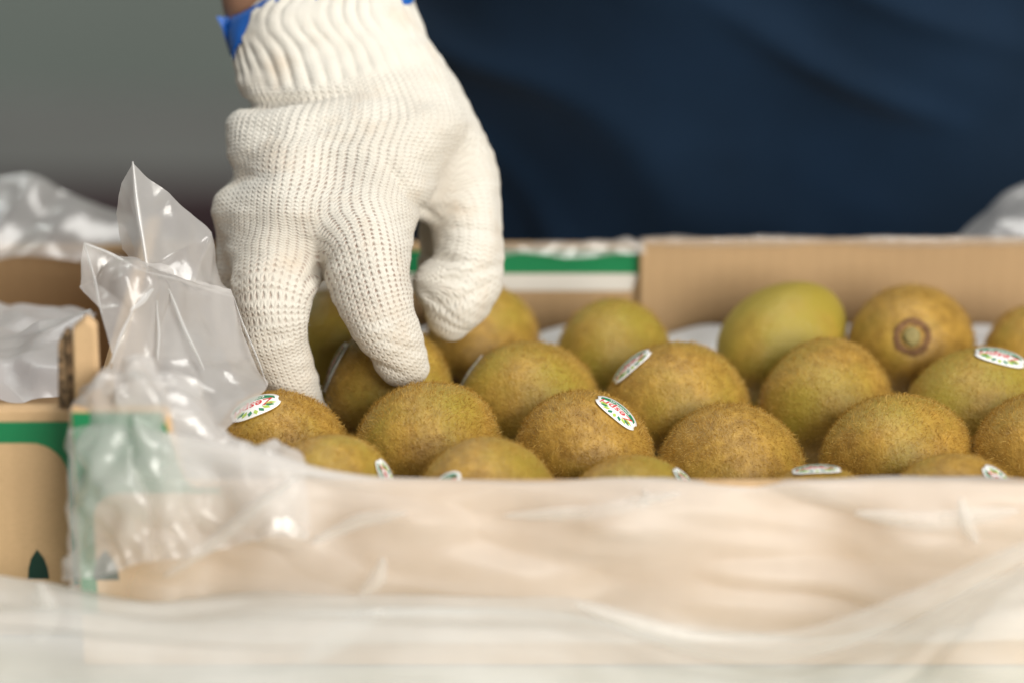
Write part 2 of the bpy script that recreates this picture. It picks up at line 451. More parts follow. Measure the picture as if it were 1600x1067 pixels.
# neighbouring carton on the left
YN = -62.0
nx1 = xat(152, 560, YN); nx0 = nx1 - 420
zr = zat(60, 640, YN); ztab = zat(140, 500, YN)
nb = empty('fruit_carton', (nx1 - 200, 40, ZT), 'cardboard carton on the far left with green rounded border, lined with white plastic', 'carton')
xn = xat(112, 560, YN)
nw = bevel(mesh('front_wall', *prism([(nx0, ZT + .5), (nx1, ZT + .5), (nx1, ztab - 3), (nx1 - 3, ztab), (xn + 4.5, ztab - .5), (xn + .5, ztab - 4), (xn, zr + 3), (xn - 2, zr), (nx0, zr)], YN, YN + 6), M_CARD, nb, False), 0.9)
# dark cut edge of the corner tab, with flutes
fv, ff = [], []
nfl = 26
for i in range(nfl + 1):
    z = zr + 2 + (ztab - 6 - zr - 2) * i / nfl
    for k, yy in enumerate((YN - .4, YN + 2, YN + 4, YN + 6.4)):
        fv.append((xn - .6 - (.9 if (i + k) % 2 else 0), yy, z))
for i in range(nfl):
    for k in range(3):
        a = i * 4 + k; ff.append((a, a + 1, a + 5, a + 4))
mesh('cut_edge', fv, ff, M_FLUTE, nw, False)
V, Fc = prism([(xn - 5.5, zr + 1), (xn - .2, zr + 1), (xn - .2, ztab - 5), (xn - 1.8, ztab - 4.5), (xn - 4.4, ztab - 9)], YN + 1, YN + 5)
mesh('torn_edge', V, Fc, M_FLUTE, nw, False)
gz1 = zat(60, 658, YN); gz0 = zat(60, 691, YN); gx = xat(106, 740, YN)
gb = [(nx0 + 3, gz1), (nx1 - .6, gz1), (nx1 - .6, ZT + 20), (gx, ZT + 20)] + arc(gx - 12, gz0 - 12, 12, 0, 90) + [(nx0 + 3, gz0)]
mesh('printed_border', *sheet_xz([gb], YN - 0.3), M_GREEN, nw, False)
tx = xat(60, 890, YN); tz = zat(60, 903, YN)
mesh('printed_emblem', *sheet_xz([tree_shape(tx, tz, 7.2, 11)], YN - 0.3), M_DKGREEN, nw, False)
znb = zat(60, 388, YB)
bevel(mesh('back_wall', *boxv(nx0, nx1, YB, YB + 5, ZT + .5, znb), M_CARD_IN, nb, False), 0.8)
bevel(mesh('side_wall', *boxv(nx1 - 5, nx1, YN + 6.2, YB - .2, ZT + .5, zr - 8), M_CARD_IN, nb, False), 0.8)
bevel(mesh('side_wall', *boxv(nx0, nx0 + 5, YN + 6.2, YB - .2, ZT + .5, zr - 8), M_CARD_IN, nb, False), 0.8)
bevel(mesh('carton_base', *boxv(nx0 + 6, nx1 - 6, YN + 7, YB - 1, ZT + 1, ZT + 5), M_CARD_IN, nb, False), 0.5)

# ------------------------------------------------------------------ pocket tray
def make_tray():
    nx, ny = 120, 70
    xs = np.linspace(xl + 9, xr - 9, nx); ys = np.linspace(YF + 12, YB - 3, ny)
    X, Y = np.meshgrid(xs, ys)
    Z = 6 + 3.0 * np.cos(X / 53 * 6.283) * np.cos(Y / 51 * 3.1416)
    Z += 9 * np.clip((Y - (YB - 18)) / 15, 0, 1) ** 2
    V = np.stack([X, Y, Z], -1).reshape(-1, 3)
    Fc = [(j * nx + i, j * nx + i + 1, (j + 1) * nx + i + 1, (j + 1) * nx + i) for j in range(ny - 1) for i in range(nx - 1)]
    o = mesh('pocket_tray', V, Fc, M_TRAY)
    s = o.modifiers.new('thick', 'SOLIDIFY'); s.thickness = 0.6 * S
    tag(o, 'white plastic pocket tray under the kiwifruit, seen in gaps by the back wall', 'tray')
make_tray()

# ------------------------------------------------------------------ kiwifruit
rng = np.random.RandomState(5)
ROWY = {'F': -51.0, 'A': 0.0, 'B': 51.0, 'C': 103.0}
def unit(v): v = np.asarray(v, float); return v / np.linalg.norm(v)
def cam_dir(x, y, z):             # x right, y up in the picture, z away -> world
    return unit(x * RT + y * UP + z * FW)
class Kiwi: pass

text_cache = {}
def text_mesh(body, size, shear):
    key = (body, size, shear)
    if key in text_cache: return text_cache[key]
    c = bpy.data.curves.new('t', 'FONT'); c.body = body; c.size = size; c.shear = shear; c.align_x = 'CENTER'; c.align_y = 'CENTER'
    c.resolution_u = 3; c.offset = size * 0.012
    o = bpy.data.objects.new('t', c); COL.objects.link(o)
    bpy.context.view_layer.update()
    me = bpy.data.meshes.new_from_object(o.evaluated_get(bpy.context.evaluated_depsgraph_get()))
    V = np.array([v.co[:] for v in me.vertices]); Fc = [tuple(p.vertices) for p in me.polygons]
    bpy.data.objects.remove(o); bpy.data.curves.remove(c); bpy.data.meshes.remove(me)
    text_cache[key] = (V, Fc); return V, Fc

def deform(k, p):
    """from the ideal ellipsoid to the fruit's own uneven shape (axis frame)"""
    q = p / np.array([k.r, k.r, k.L])
    p = p * (1 + noise3(q, 0.45, k.seed, 8) * k.amp / k.r)[:, None]
    p[:, 2] *= 1 + 0.05 * q[:, 2]
    dimp = np.exp(-((q[:, 0] ** 2 + q[:, 1] ** 2) / 0.045)) * (q[:, 2] > 0)
    p[:, 2] -= dimp * 1.6
    return p
def surf(k, d):
    """point on kiwi k's skin in unit direction(s) d (world), plus normal"""
    q = d @ k.M                      # into axis frame
    s = 1.0 / np.sqrt(q[:, 0] ** 2 / k.r ** 2 + q[:, 1] ** 2 / k.r ** 2 + q[:, 2] ** 2 / k.L ** 2)
    p = q * s[:, None]
    k_p = p
    n = p / np.array([k.r ** 2, k.r ** 2, k.L ** 2]); n /= np.linalg.norm(n, axis=1)[:, None]
    return k.c + deform(k, k_p) @ k.M.T, n @ k.M.T

def make_sticker(k, px, py, ang, w_, h_, prn=True):
    # where the ray through the pixel meets the fruit (or comes nearest)
    dirn = unit(FW + (px - 800.0) / F * RT - (py - 533.5) / F * UP)
    o_ = CAM - k.c
    A = np.array([1 / k.r, 1 / k.r, 1 / k.L])
    oq = (k.M.T @ o_) * A; dq = (k.M.T @ dirn) * A
    b = oq @ dq; a = dq @ dq; cc = oq @ oq - 1
    disc = b * b - a * cc
    t = (-b - math.sqrt(disc)) / a if disc > 0 else -b / a
    hit = CAM + dirn * t
    p0, n0 = surf(k, unit(hit - k.c)[None]); p0 = p0[0]; n0 = n0[0]
    td = math.cos(ang) * RT + math.sin(ang) * UP
    t = unit(td - n0 * (td @ n0)); bt = np.cross(n0, t)
    k.patch = (p0, t, bt, w_, h_)
    def wrap(V2, off):
        q = p0 + V2[:, :1] * t + V2[:, 1:2] * bt
        d = q - k.c; d /= np.linalg.norm(d, axis=1)[:, None]
        p, n = surf(k, d)
        return p + n * off
    # outline: oval with a small forked tail
    a = np.linspace(0, 2 * np.pi, 48, endpoint=False)
    ox = w_ / 2 * np.cos(a); oy = h_ / 2 * np.sin(a)
    pinch = 1 - 0.10 * np.exp(-((np.abs(np.cos(a)) - 1) / 0.02) ** 2)
    outl = np.stack([ox * pinch, oy * (1 + 0.07 * np.cos(2 * a))], 1)
    rings = [np.zeros((1, 2))] + [outl * s for s in (0.2, 0.4, 0.6, 0.8, 1.0)]
    V2 = np.concatenate(rings); Fc = []
    for i in range(48): Fc.append((0, 1 + i, 1 + (i + 1) % 48))
    for r in range(4):
        for i in range(48):
            j = (i + 1) % 48; a0 = 1 + 48 * r; a1 = a0 + 48
            Fc.append((a0 + i, a1 + i, a1 + j, a0 + j))
    lift = 0.55 + 0.35 * (np.linalg.norm(V2 / np.array([w_ / 2, h_ / 2]), axis=1)) ** 4
    q = wrap(V2, lift[:, None])
    st = mesh('fruit_sticker', q, Fc, M_STICK, k.o)
    sld = st.modifiers.new('thick', 'SOLIDIFY'); sld.thickness = 0.12 * S; sld.offset = -1
    if not prn: return
    sc = w_ / 20.0
    def lf(V2): return (0.60 + 0.35 * (np.linalg.norm(V2 / np.array([w_ / 2, h_ / 2]), axis=1)) ** 4)[:, None]
    # red lettering
    V, Fc = text_mesh('Zespri', 5.6 * sc, 0.25)
    V2 = V[:, :2] * np.array([1.0, 0.95 * h_ / (13 * sc)]) + np.array([0, -0.2 * sc])
    # subdivide not needed: letters are small
    mesh('lettering', wrap(V2, lf(V2) + .04), Fc, M_RED, st, False)
    # green crescent under the word
    n = 22; xx = np.linspace(-w_ * .40, w_ * .40, n)
    lo = -h_ * .40 * np.sqrt(np.clip(1 - (xx / (w_ * .46)) ** 2, 0.02, 1)) ; hi = -h_ * .185 * np.sqrt(np.clip(1 - (xx / (w_ * .41)) ** 2, 0, 1)) - .02 * h_
    hi = np.maximum(hi, lo + .05)
    V2 = np.concatenate([np.stack([xx, lo], 1), np.stack([xx, hi], 1)])
    mesh('green_crescent', wrap(V2, lf(V2)), [(i, i + 1, n + i + 1, n + i) for i in range(n - 1)], M_SGREEN, st, False)
    V, Fc = text_mesh('KIWIFRUIT', 1.9 * sc, 0.0)
    V2 = V[:, :2] + np.array([0, -h_ * .285])
    mesh('small_lettering', wrap(V2, lf(V2) + .06), Fc, M_STICK, st, False)
    # sun rays over the word
    for mtl, angs, nm in ((M_SGREEN, (-58, -20, 20, 58), 'green_ray'), (M_LIME, (-40, 0, 40, -72, 72), 'lime_ray')):
        for ad in angs:
            aa = math.radians(90 - ad); dx, dy = math.cos(aa), math.sin(aa)
            def ell(f_): return np.array([dx * w_ / 2 * f_, dy * h_ / 2 * f_])
            p_in, p_m, p_out = ell(.42), ell(.62), ell(.84)
            nrm = np.array([-dy, dx]) * .062 * w_
            V2 = np.array([p_in, p_m + nrm * .7, p_out, p_m - nrm * .7])
            mesh(nm, wrap(V2, lf(V2) + .03), [(0, 3, 2, 1)], mtl, st, False)

def make_kiwi(row, px, top, hw, axis, kk, skin, label, hairs, sticker=None, stem=None, lift=0.0, dy=0.0):
    k = Kiwi()
    y = ROWY[row] + dy
    ax = cam_dir(*axis)
    axx = ax @ RT; axu = ax @ UP
    d = (y * math.cos(TH)) + D       # distance along the view axis (rows share height)
    r = (hw * d / F) / math.sqrt(1 + (kk * kk - 1) * axx * axx)
    ext = r * math.sqrt(1 + (kk * kk - 1) * axu * axu)
    py = top + ext * F / d
    k.c = on_y(px, py, y); k.r = r; k.L = r * kk
    z = ax; x = unit(np.cross(z, [0.13, 0.31, 0.9])); yv = np.cross(z, x)
    k.M = np.stack([x, yv, z], 1)
    # skin: lathe grid with slight irregularity
    nu, nv = 56, 36
    th = np.linspace(0, np.pi, nv + 1)[1:-1]; ph = np.linspace(0, 2 * np.pi, nu, endpoint=False)
    T, Ph = np.meshgrid(th, ph, indexing='ij')
    q = np.stack([np.sin(T) * np.cos(Ph), np.sin(T) * np.sin(Ph), np.cos(T)], -1).reshape(-1, 3)
    q = np.concatenate([q, [[0, 0, 1], [0, 0, -1]]])
    p = q * np.array([k.r, k.r, k.L])
    k.seed = rng.randint(9999); k.amp = 0.35 if sticker else 0.8
    p = deform(k, p)
    V = k.c + p @ k.M.T
    Fc = []
    m_ = nv - 1
    for j in range(m_ - 1):
        for i in range(nu):
            i2 = (i + 1) % nu
            Fc.append((j * nu + i, (j + 1) * nu + i, (j + 1) * nu + i2, j * nu + i2))
    tN, tS = m_ * nu, m_ * nu + 1
    for i in range(nu):
        i2 = (i + 1) % nu
        Fc.append((tN, i, i2)); Fc.append((tS, (m_ - 1) * nu + i2, (m_ - 1) * nu + i))
    k.o = mesh('kiwifruit', V - k.c, Fc, M_KIWI[skin])
    k.o.location = k.c * S
    tag(k.o, label, 'kiwifruit', 'kiwifruit packed in the tray')
    k.patch = None
    if stem:
        sgn = 1.0 if stem > 0 else -1.0
        # woody ring + core on the stem end
        n = 24; prof = [(7.4, -.12), (6.6, .4), (5.7, .5), (4.8, .1), (3.7, -.4)] if abs(stem) > 1 else [(3.6, -.1), (3.0, .9), (2.0, 1.3), (0.9, .9), (.3, .7)]
        base = deform(k, np.array([[0, 0, k.L]]))[0][2] - .3
        V = []; Fc = []
        rr = np.random.RandomState(int(px))
        for (rad, hh) in prof:
            for i in range(n):
                a = i / n * 6.2832; rj = rad * (1 + .03 * rr.normal())
                pz = deform(k, np.array([[rj * math.cos(a), rj * math.sin(a), k.L * math.sqrt(1 - (rad / k.r) ** 2)]]))[0]; V.append((pz[0], pz[1], pz[2] + hh + .1 * rr.normal()))
        for j in range(len(prof) - 1):
            for i in range(n):
                i2 = (i + 1) % n; Fc.append((j * n + i, j * n + i2, (j + 1) * n + i2, (j + 1) * n + i))
        Fc.append(tuple((len(prof) - 1) * n + i for i in range(n)))
        V = np.array(V); se = mesh('stem_end', k.c + V @ k.M.T, Fc, M_STEM, k.o)
        if abs(stem) > 1:
            V = []; Fc = []
            prof2 = [(3.9, -.6), (3.6, 1.9), (2.9, 2.9), (1.5, 3.2), (.2, 3.2)]
            for (rad, hh) in prof2:
                for i in range(16):
                    a = i / 16 * 6.2832; V.append((rad * .9 * math.cos(a) * (1 + .05 * rr.normal()), rad * math.sin(a) * (1 + .05 * rr.normal()), base + hh))
            for j in range(4):
                for i in range(16):
                    i2 = (i + 1) % 16; Fc.append((j * 16 + i, j * 16 + i2, (j + 1) * 16 + i2, (j + 1) * 16 + i))
            Fc.append(tuple(64 + i for i in range(16)))
            mesh('stem_core', k.c + np.array(V) @ k.M.T, Fc, M_STEM_C, se)
    if sticker: make_sticker(k, *sticker)
    # fuzz: short bent hairs, three triangles each
    if hairs:
        d = rng.normal(size=(hairs * 2, 3)); d /= np.linalg.norm(d, axis=1)[:, None]
        d = d[d[:, 2] > -0.55]
        p, nn = surf(k, d)
        if k.patch:
            p0, t, bt, w_, h_ = k.patch
            e = ((p - p0) @ t / (w_ * .53)) ** 2 + ((p - p0) @ bt / (h_ * .55)) ** 2
            keep = (e > 1) | (np.linalg.norm(p - p0, axis=1) > w_ * .7)
            p, nn = p[keep], nn[keep]
        n = len(p)
        grain = ax - nn * (nn @ ax)[:, None]
        clump = np.stack([noise3(p, 0.12, 71, 6), noise3(p, 0.12, 72, 6), noise3(p, 0.12, 73, 6)], 1)
        tang = grain * 0.5 + clump * 0.55 + rng.normal(size=(n, 3)) * 0.45
        tang -= nn * np.sum(tang * nn, 1)[:, None]
        ln = rng.uniform(0.8, 2.3, n)[:, None] * (1.0 + 0.25 * rng.normal(size=(n, 1)).clip(-1, 2))
        d1 = nn * .75 + tang * .7; d1 /= np.linalg.norm(d1, axis=1)[:, None]
        d2 = nn * .35 + tang * 1.0 + rng.normal(size=(n, 3)) * .2; d2 /= np.linalg.norm(d2, axis=1)[:, None]
        side = np.cross(d1, rng.normal(size=(n, 3))); side /= np.linalg.norm(side, axis=1)[:, None]
        wdt = rng.uniform(.045, .085, n)[:, None]
        b0 = p - nn * .2; mid = b0 + d1 * ln * .6; tip = mid + d2 * ln * .5
        V = np.concatenate([b0 - side * wdt, b0 + side * wdt, mid - side * wdt * .8, mid + side * wdt * .8, tip])
        i = np.arange(n)
        T = np.concatenate([np.stack([i, i + n, i + 3 * n], 1), np.stack([i, i + 3 * n, i + 2 * n], 1), np.stack([i + 2 * n, i + 3 * n, i + 4 * n], 1)])
        fz = fast_mesh('fuzz', V, T, M_FUZZ, k.o); fz['kind'] = 'stuff'
    return k

R_ = math.radians
H1, H2, H3 = 8500, 5500, 3500
KW = {}
def kw(name, *a, **b): KW[name] = make_kiwi(*a, **b)
# front row, mostly behind the carton's rim
kw('F1', 'F', 512, 681, 104, (.75, .1, .6), 1.16, 0, 'kiwifruit low at the front rim below the crumpled bag, sticker on its right', H3, (603, 747, R_(-60), 15, 10, True))
kw('F2', 'F', 760, 683, 112, (.2, .1, 1), 1.18, 0, 'brown kiwifruit half hidden by the front rim, right below the index fingertip one', H3, (696, 764, R_(200), 14, 10, True))
kw('F3', 'F', 990, 709, 112, (.8, .0, .6), 1.12, 1, 'kiwifruit showing a yellowish cap above the rim, in front of the sharp sticker one', H3, (1076, 757, R_(-65), 16, 11, True))
kw('F4', 'F', 1275, 727, 112, (.2, .1, 1), 1.15, 0, 'kiwifruit lowest above the rim with a sticker flat across its top', H3, (1275, 733, R_(182), 18, 12, True))
kw('F5', 'F', 1490, 709, 118, (.9, .0, .4), 1.12, 0, 'yellowish cap at the right of the rim with a pale sticker on its right slope', H3, (1563, 752, R_(-52), 16, 11, True))
# row in focus
kw('A0', 'A', 438, 612, 108, (.85, -.1, .5), 1.16, 0, 'kiwifruit beside the crumpled bag with a sticker half veiled by plastic', H1, (392, 634, R_(207), 21, 13.5, True))
kw('A1', 'A', 665, 598, 113, (.5, .1, .9), 1.14, 1, 'furry kiwifruit without sticker directly under the index fingertip', H1)
kw('A2', 'A', 913, 608, 105, (.35, -.3, .9), 1.16, 0, 'kiwifruit with the sharpest, fully legible white oval sticker', H1, (963, 641, R_(139), 18.5, 12, True))
kw('A3', 'A', 1142, 624, 118, (-.12, -.72, -.68), 1.12, 0, 'golden brown kiwifruit with a dark speck at its bottom, behind the rim', H1, None, 1)
kw('A4', 'A', 1400, 617, 117, (.7, .2, .7), 1.12, 1, 'furry kiwifruit without sticker just behind the rightmost yellow cap', H1)
kw('A5', 'A', 1628, 610, 112, (.3, .1, .9), 1.16, 0, 'furry kiwifruit cut off by the right edge of the picture in the sharp row', H1)
# second row
kw('B0', 'B', 606, 508, 98, (.1, .75, .6), 1.16, 1, 'shaded kiwifruit gripped between index and middle finger', H2, (519, 572, R_(64), 22, 14, True))
kw('B1', 'B', 825, 532, 111, (.4, .15, .9), 1.16, 1, 'smooth kiwifruit right of the index finger, its sticker seen edge-on', H2, (733, 582, R_(236), 17, 12, True))
kw('B2', 'B', 1058, 534, 114, (.4, .1, .9), 1.14, 1, 'kiwifruit with a blurred sticker on its upper left shoulder', H2, (985, 572, R_(217), 19, 12.5, True))
kw('B3', 'B', 1290, 533, 107, (.2, .5, .85), 1.16, 1, 'mottled green and brown kiwifruit in front of the olive one and the stem-end one', H2)
kw('B4', 'B', 1530, 543, 128, (.92, .15, .35), 1.14, 2, 'olive green kiwifruit at the right with a sticker folded over its top', H2, (1562, 558, R_(158), 20, 13, True))
# back row
kw('C0', 'C', 520, 452, 100, (.3, .3, .9), 1.14, 2, 'dark kiwifruit glimpsed between the spread fingers', H3)
kw('C1', 'C', 752, 446, 90, (-.40, -.55, -.72), 1.15, 0, 'golden kiwifruit behind the thumb tip with its dark stem end down', H3, None, 1, dy=10)
kw('C2', 'C', 958, 463, 92, (-.12, -.75, -.65), 1.14, 2, 'olive kiwifruit with a dark stem end at its foot, in front of the green band', H3, None, 1)
kw('C3', 'C', 1217, 442, 106, (.72, .55, .4), 1.32, 2, 'longest, smoothest olive kiwifruit tilted up to the right by the back wall', 0)
kw('C4', 'C', 1423, 448, 101, (-.10, .20, -1), 1.16, 0, 'kiwifruit showing its round stem scar straight on', H3, None, 2)
kw('C5', 'C', 1628, 474, 94, (.3, -.2, .9), 1.15, 0, 'blurred brown kiwifruit cut off at the right edge by the back wall', H3)

# ------------------------------------------------------------------ the person
pr = empty('person', (150, 430, -900), 'person in navy clothes wearing a cream knitted work glove, reaching into the carton', 'person')

def surface_nets(Fv, org, h):
    """vectorised naive surface nets on a grid of signed values"""
    s = Fv < 0
    nx, ny, nz = Fv.shape
    c = [(i, j, k) for i in (0, 1) for j in (0, 1) for k in (0, 1)]
    def cell(a, o): return a[o[0]:nx - 1 + o[0], o[1]:ny - 1 + o[1], o[2]:nz - 1 + o[2]]
    cnt = sum(cell(s, o).astype(np.int8) for o in c)
    act = (cnt > 0) & (cnt < 8)
    idx = np.argwhere(act)
    vid = -np.ones(act.shape, np.int64); vid[act] = np.arange(len(idx))
    acc = np.zeros((len(idx), 3)); num = np.zeros(len(idx))
    vals = {o: Fv[idx[:, 0] + o[0], idx[:, 1] + o[1], idx[:, 2] + o[2]] for o in c}
    for a in c:
        for ax_ in range(3):
            if a[ax_] == 0:
                b = list(a); b[ax_] = 1; b = tuple(b)
                va, vb = vals[a], vals[b]
                m = (va < 0) != (vb < 0)
                t = np.where(m, va / np.where(m, va - vb, 1), 0)
                p = np.array(a, float)[None] + t[:, None] * (np.array(b, float) - np.array(a, float))[None]
                acc[m] += p[m]; num[m] += 1
    V = org + h * (idx + acc / num[:, None])
    Q = []
    for ax_ in range(3):
        u_, v_ = (ax_ + 1) % 3, (ax_ + 2) % 3
        sl0 = [slice(None)] * 3; sl1 = [slice(None)] * 3
        sl0[ax_] = slice(0, -1); sl1[ax_] = slice(1, None)
        a, b = s[tuple(sl0)], s[tuple(sl1)]
        e = np.argwhere(a != b)
        ok = (e[:, u_] > 0) & (e[:, v_] > 0) & (e[:, u_] < Fv.shape[u_] - 1) & (e[:, v_] < Fv.shape[v_] - 1)
        e = e[ok]
        flip = a[e[:, 0], e[:, 1], e[:, 2]]
        def vi(du, dv):
            q = e.copy(); q[:, u_] -= du; q[:, v_] -= dv
            return vid[q[:, 0], q[:, 1], q[:, 2]]
        quad = np.stack([vi(1, 1), vi(0, 1), vi(0, 0), vi(1, 0)], 1)
        quad[~flip] = quad[~flip][:, ::-1]
        Q.append(quad)
    return V, np.concatenate(Q)

def smin(a, b, k):
    h = np.clip(0.5 + 0.5 * (b - a) / k, 0, 1)
    return b + (a - b) * h - k * h * (1 - h)

def cpt(px, py, d): return np.array([(px - 800) * d / F, (py - 533.5) * d / F, d])

def chain(G, nodes, nsub=4):
    """distance to a smooth tapering tube through nodes (px,py,depth,r_px); also arc length and girth position"""
    C = np.array([list(cpt(*n[:3])) + [n[3] * n[2] / F] for n in nodes])
    pl = []
    m_ = len(C)
    for t in np.linspace(0, m_ - 1, (m_ - 1) * nsub + 1):
        i = min(int(t), m_ - 2); f = t - i
        p0, p1, p2, p3 = C[max(i - 1, 0)], C[i], C[i + 1], C[min(i + 2, m_ - 1)]
        pl.append(.5 * ((2 * p1) + (-p0 + p2) * f + (2 * p0 - 5 * p1 + 4 * p2 - p3) * f * f + (-p0 + 3 * p1 - 3 * p2 + p3) * f ** 3))
    pl = np.array(pl)
    shp = np.broadcast(*G).shape
    sub = None
    if len(shp) == 3:
        # work only in the box round the finger
        lo_ = pl[:, :3].min(0) - pl[:, 3].max() - 12; hi_ = pl[:, :3].max(0) + pl[:, 3].max() + 12
        ax0 = [G[0][:, 0, 0], G[1][0, :, 0], G[2][0, 0, :]]
        sub = tuple(slice(int(np.searchsorted(ax0[i], lo_[i])), int(np.searchsorted(ax0[i], hi_[i]))) for i in range(3))
        G = [g_[sub] for g_ in G]
    best = None; s0 = 0.0
    for i in range(len(pl) - 1):
        a, b = pl[i, :3], pl[i + 1, :3]; ra, rb = pl[i, 3], pl[i + 1, 3]
        ab = b - a; L = np.linalg.norm(ab)
        tr = ((G[0] - a[0]) * ab[0] + (G[1] - a[1]) * ab[1] + (G[2] - a[2]) * ab[2]) / (L * L)
        t = np.clip(tr, 0 if i else -2.0, 1).astype(np.float32); tc = np.clip(t, 0, 1)
        dx = G[0] - (a[0] + ab[0] * tc); dy_ = G[1] - (a[1] + ab[1] * tc); dz = G[2] - (a[2] + ab[2] * tc)
        d = np.sqrt(dx * dx + dy_ * dy_ + dz * dz) - (ra + (rb - ra) * tc)
        if sub is not None:
            best = d if best is None else np.minimum(best, d); continue
        w_ = ab / L; e2 = np.array([0, 0, -1.0]); e2 = e2 - w_ * (e2 @ w_); e2 /= np.linalg.norm(e2); e1 = np.cross(w_, e2)
        if e1[0] < 0: e1 = -e1
        rr = pl[:, 3].mean()
        uu = np.arctan2(dx * e1[0] + dy_ * e1[1] + dz * e1[2], dx * e2[0] + dy_ * e2[1] + dz * e2[2]) * rr
        sv = s0 + L * t; wt = np.exp(-np.clip(d - 0.0, -30, 60) / 0.8)
        if best is None: best = [d, sv * wt, uu * wt, wt]
        else: best = [np.minimum(best[0], d), best[1] + sv * wt, best[2] + uu * wt, best[3] + wt]
        s0 += L
    if sub is not None:
        full = np.full(shp, 30.0, np.float32); full[sub] = best
        return full, None, None
    return best[0], best[1] / best[3], best[2] / best[3]

# outline of the back of the hand and cuff: photo y, left x, right x, centre depth, half thickness (mm)
PALM = np.array([
    (-90, 470, 606, 1292, 24), (-40, 432, 622, 1284, 25), (0, 400, 640, 1277, 26), (26, 376, 650, 1273, 26.5), (60, 364, 664, 1269, 27), (100, 371, 684, 1263, 26.5),
    (140, 380, 706, 1257, 25.5), (163, 387, 716, 1254, 25.5), (178, 378, 724, 1251, 26.5), (195, 367, 730, 1248, 27.5), (215, 361, 722, 1245, 27.5),
    (240, 359, 704, 1242, 26.5), (262, 368, 690, 1240, 25.5), (280, 372, 678, 1237, 25), (297, 362, 674, 1234, 25.5), (315, 352, 664, 1231, 26),
    (338, 350, 652, 1229, 25), (370, 358, 640, 1228, 22), (395, 352, 632, 1228, 17), (425, 372, 625, 1229, 10)], float)
FING = {
    'index':  [(545, 290, 1232, 70), (564, 360, 1218, 71), (575, 425, 1210, 66), (598, 500, 1208, 54), (622, 548, 1212, 46), (637, 570, 1217, 37)],
    'middle': [(450, 310, 1234, 72), (434, 405, 1220, 70), (423, 475, 1210, 60), (438, 555, 1216, 46), (466, 620, 1225, 42), (488, 660, 1231, 36)],
    'ring':   [(400, 320, 1240, 50), (378, 400, 1236, 40), (370, 470, 1238, 36), (385, 545, 1246, 36), (415, 600, 1254, 32)],
    'little': [(395, 300, 1262, 44), (378, 380, 1270, 36), (385, 450, 1276, 32), (415, 520, 1278, 30)],
    'thumb':  [(640, 130, 1260, 50), (694, 225, 1257, 60), (724, 310, 1252, 60), (730, 385, 1247, 58), (725, 440, 1244, 60), (714, 468, 1243, 55), (704, 492, 1244, 41)],
}
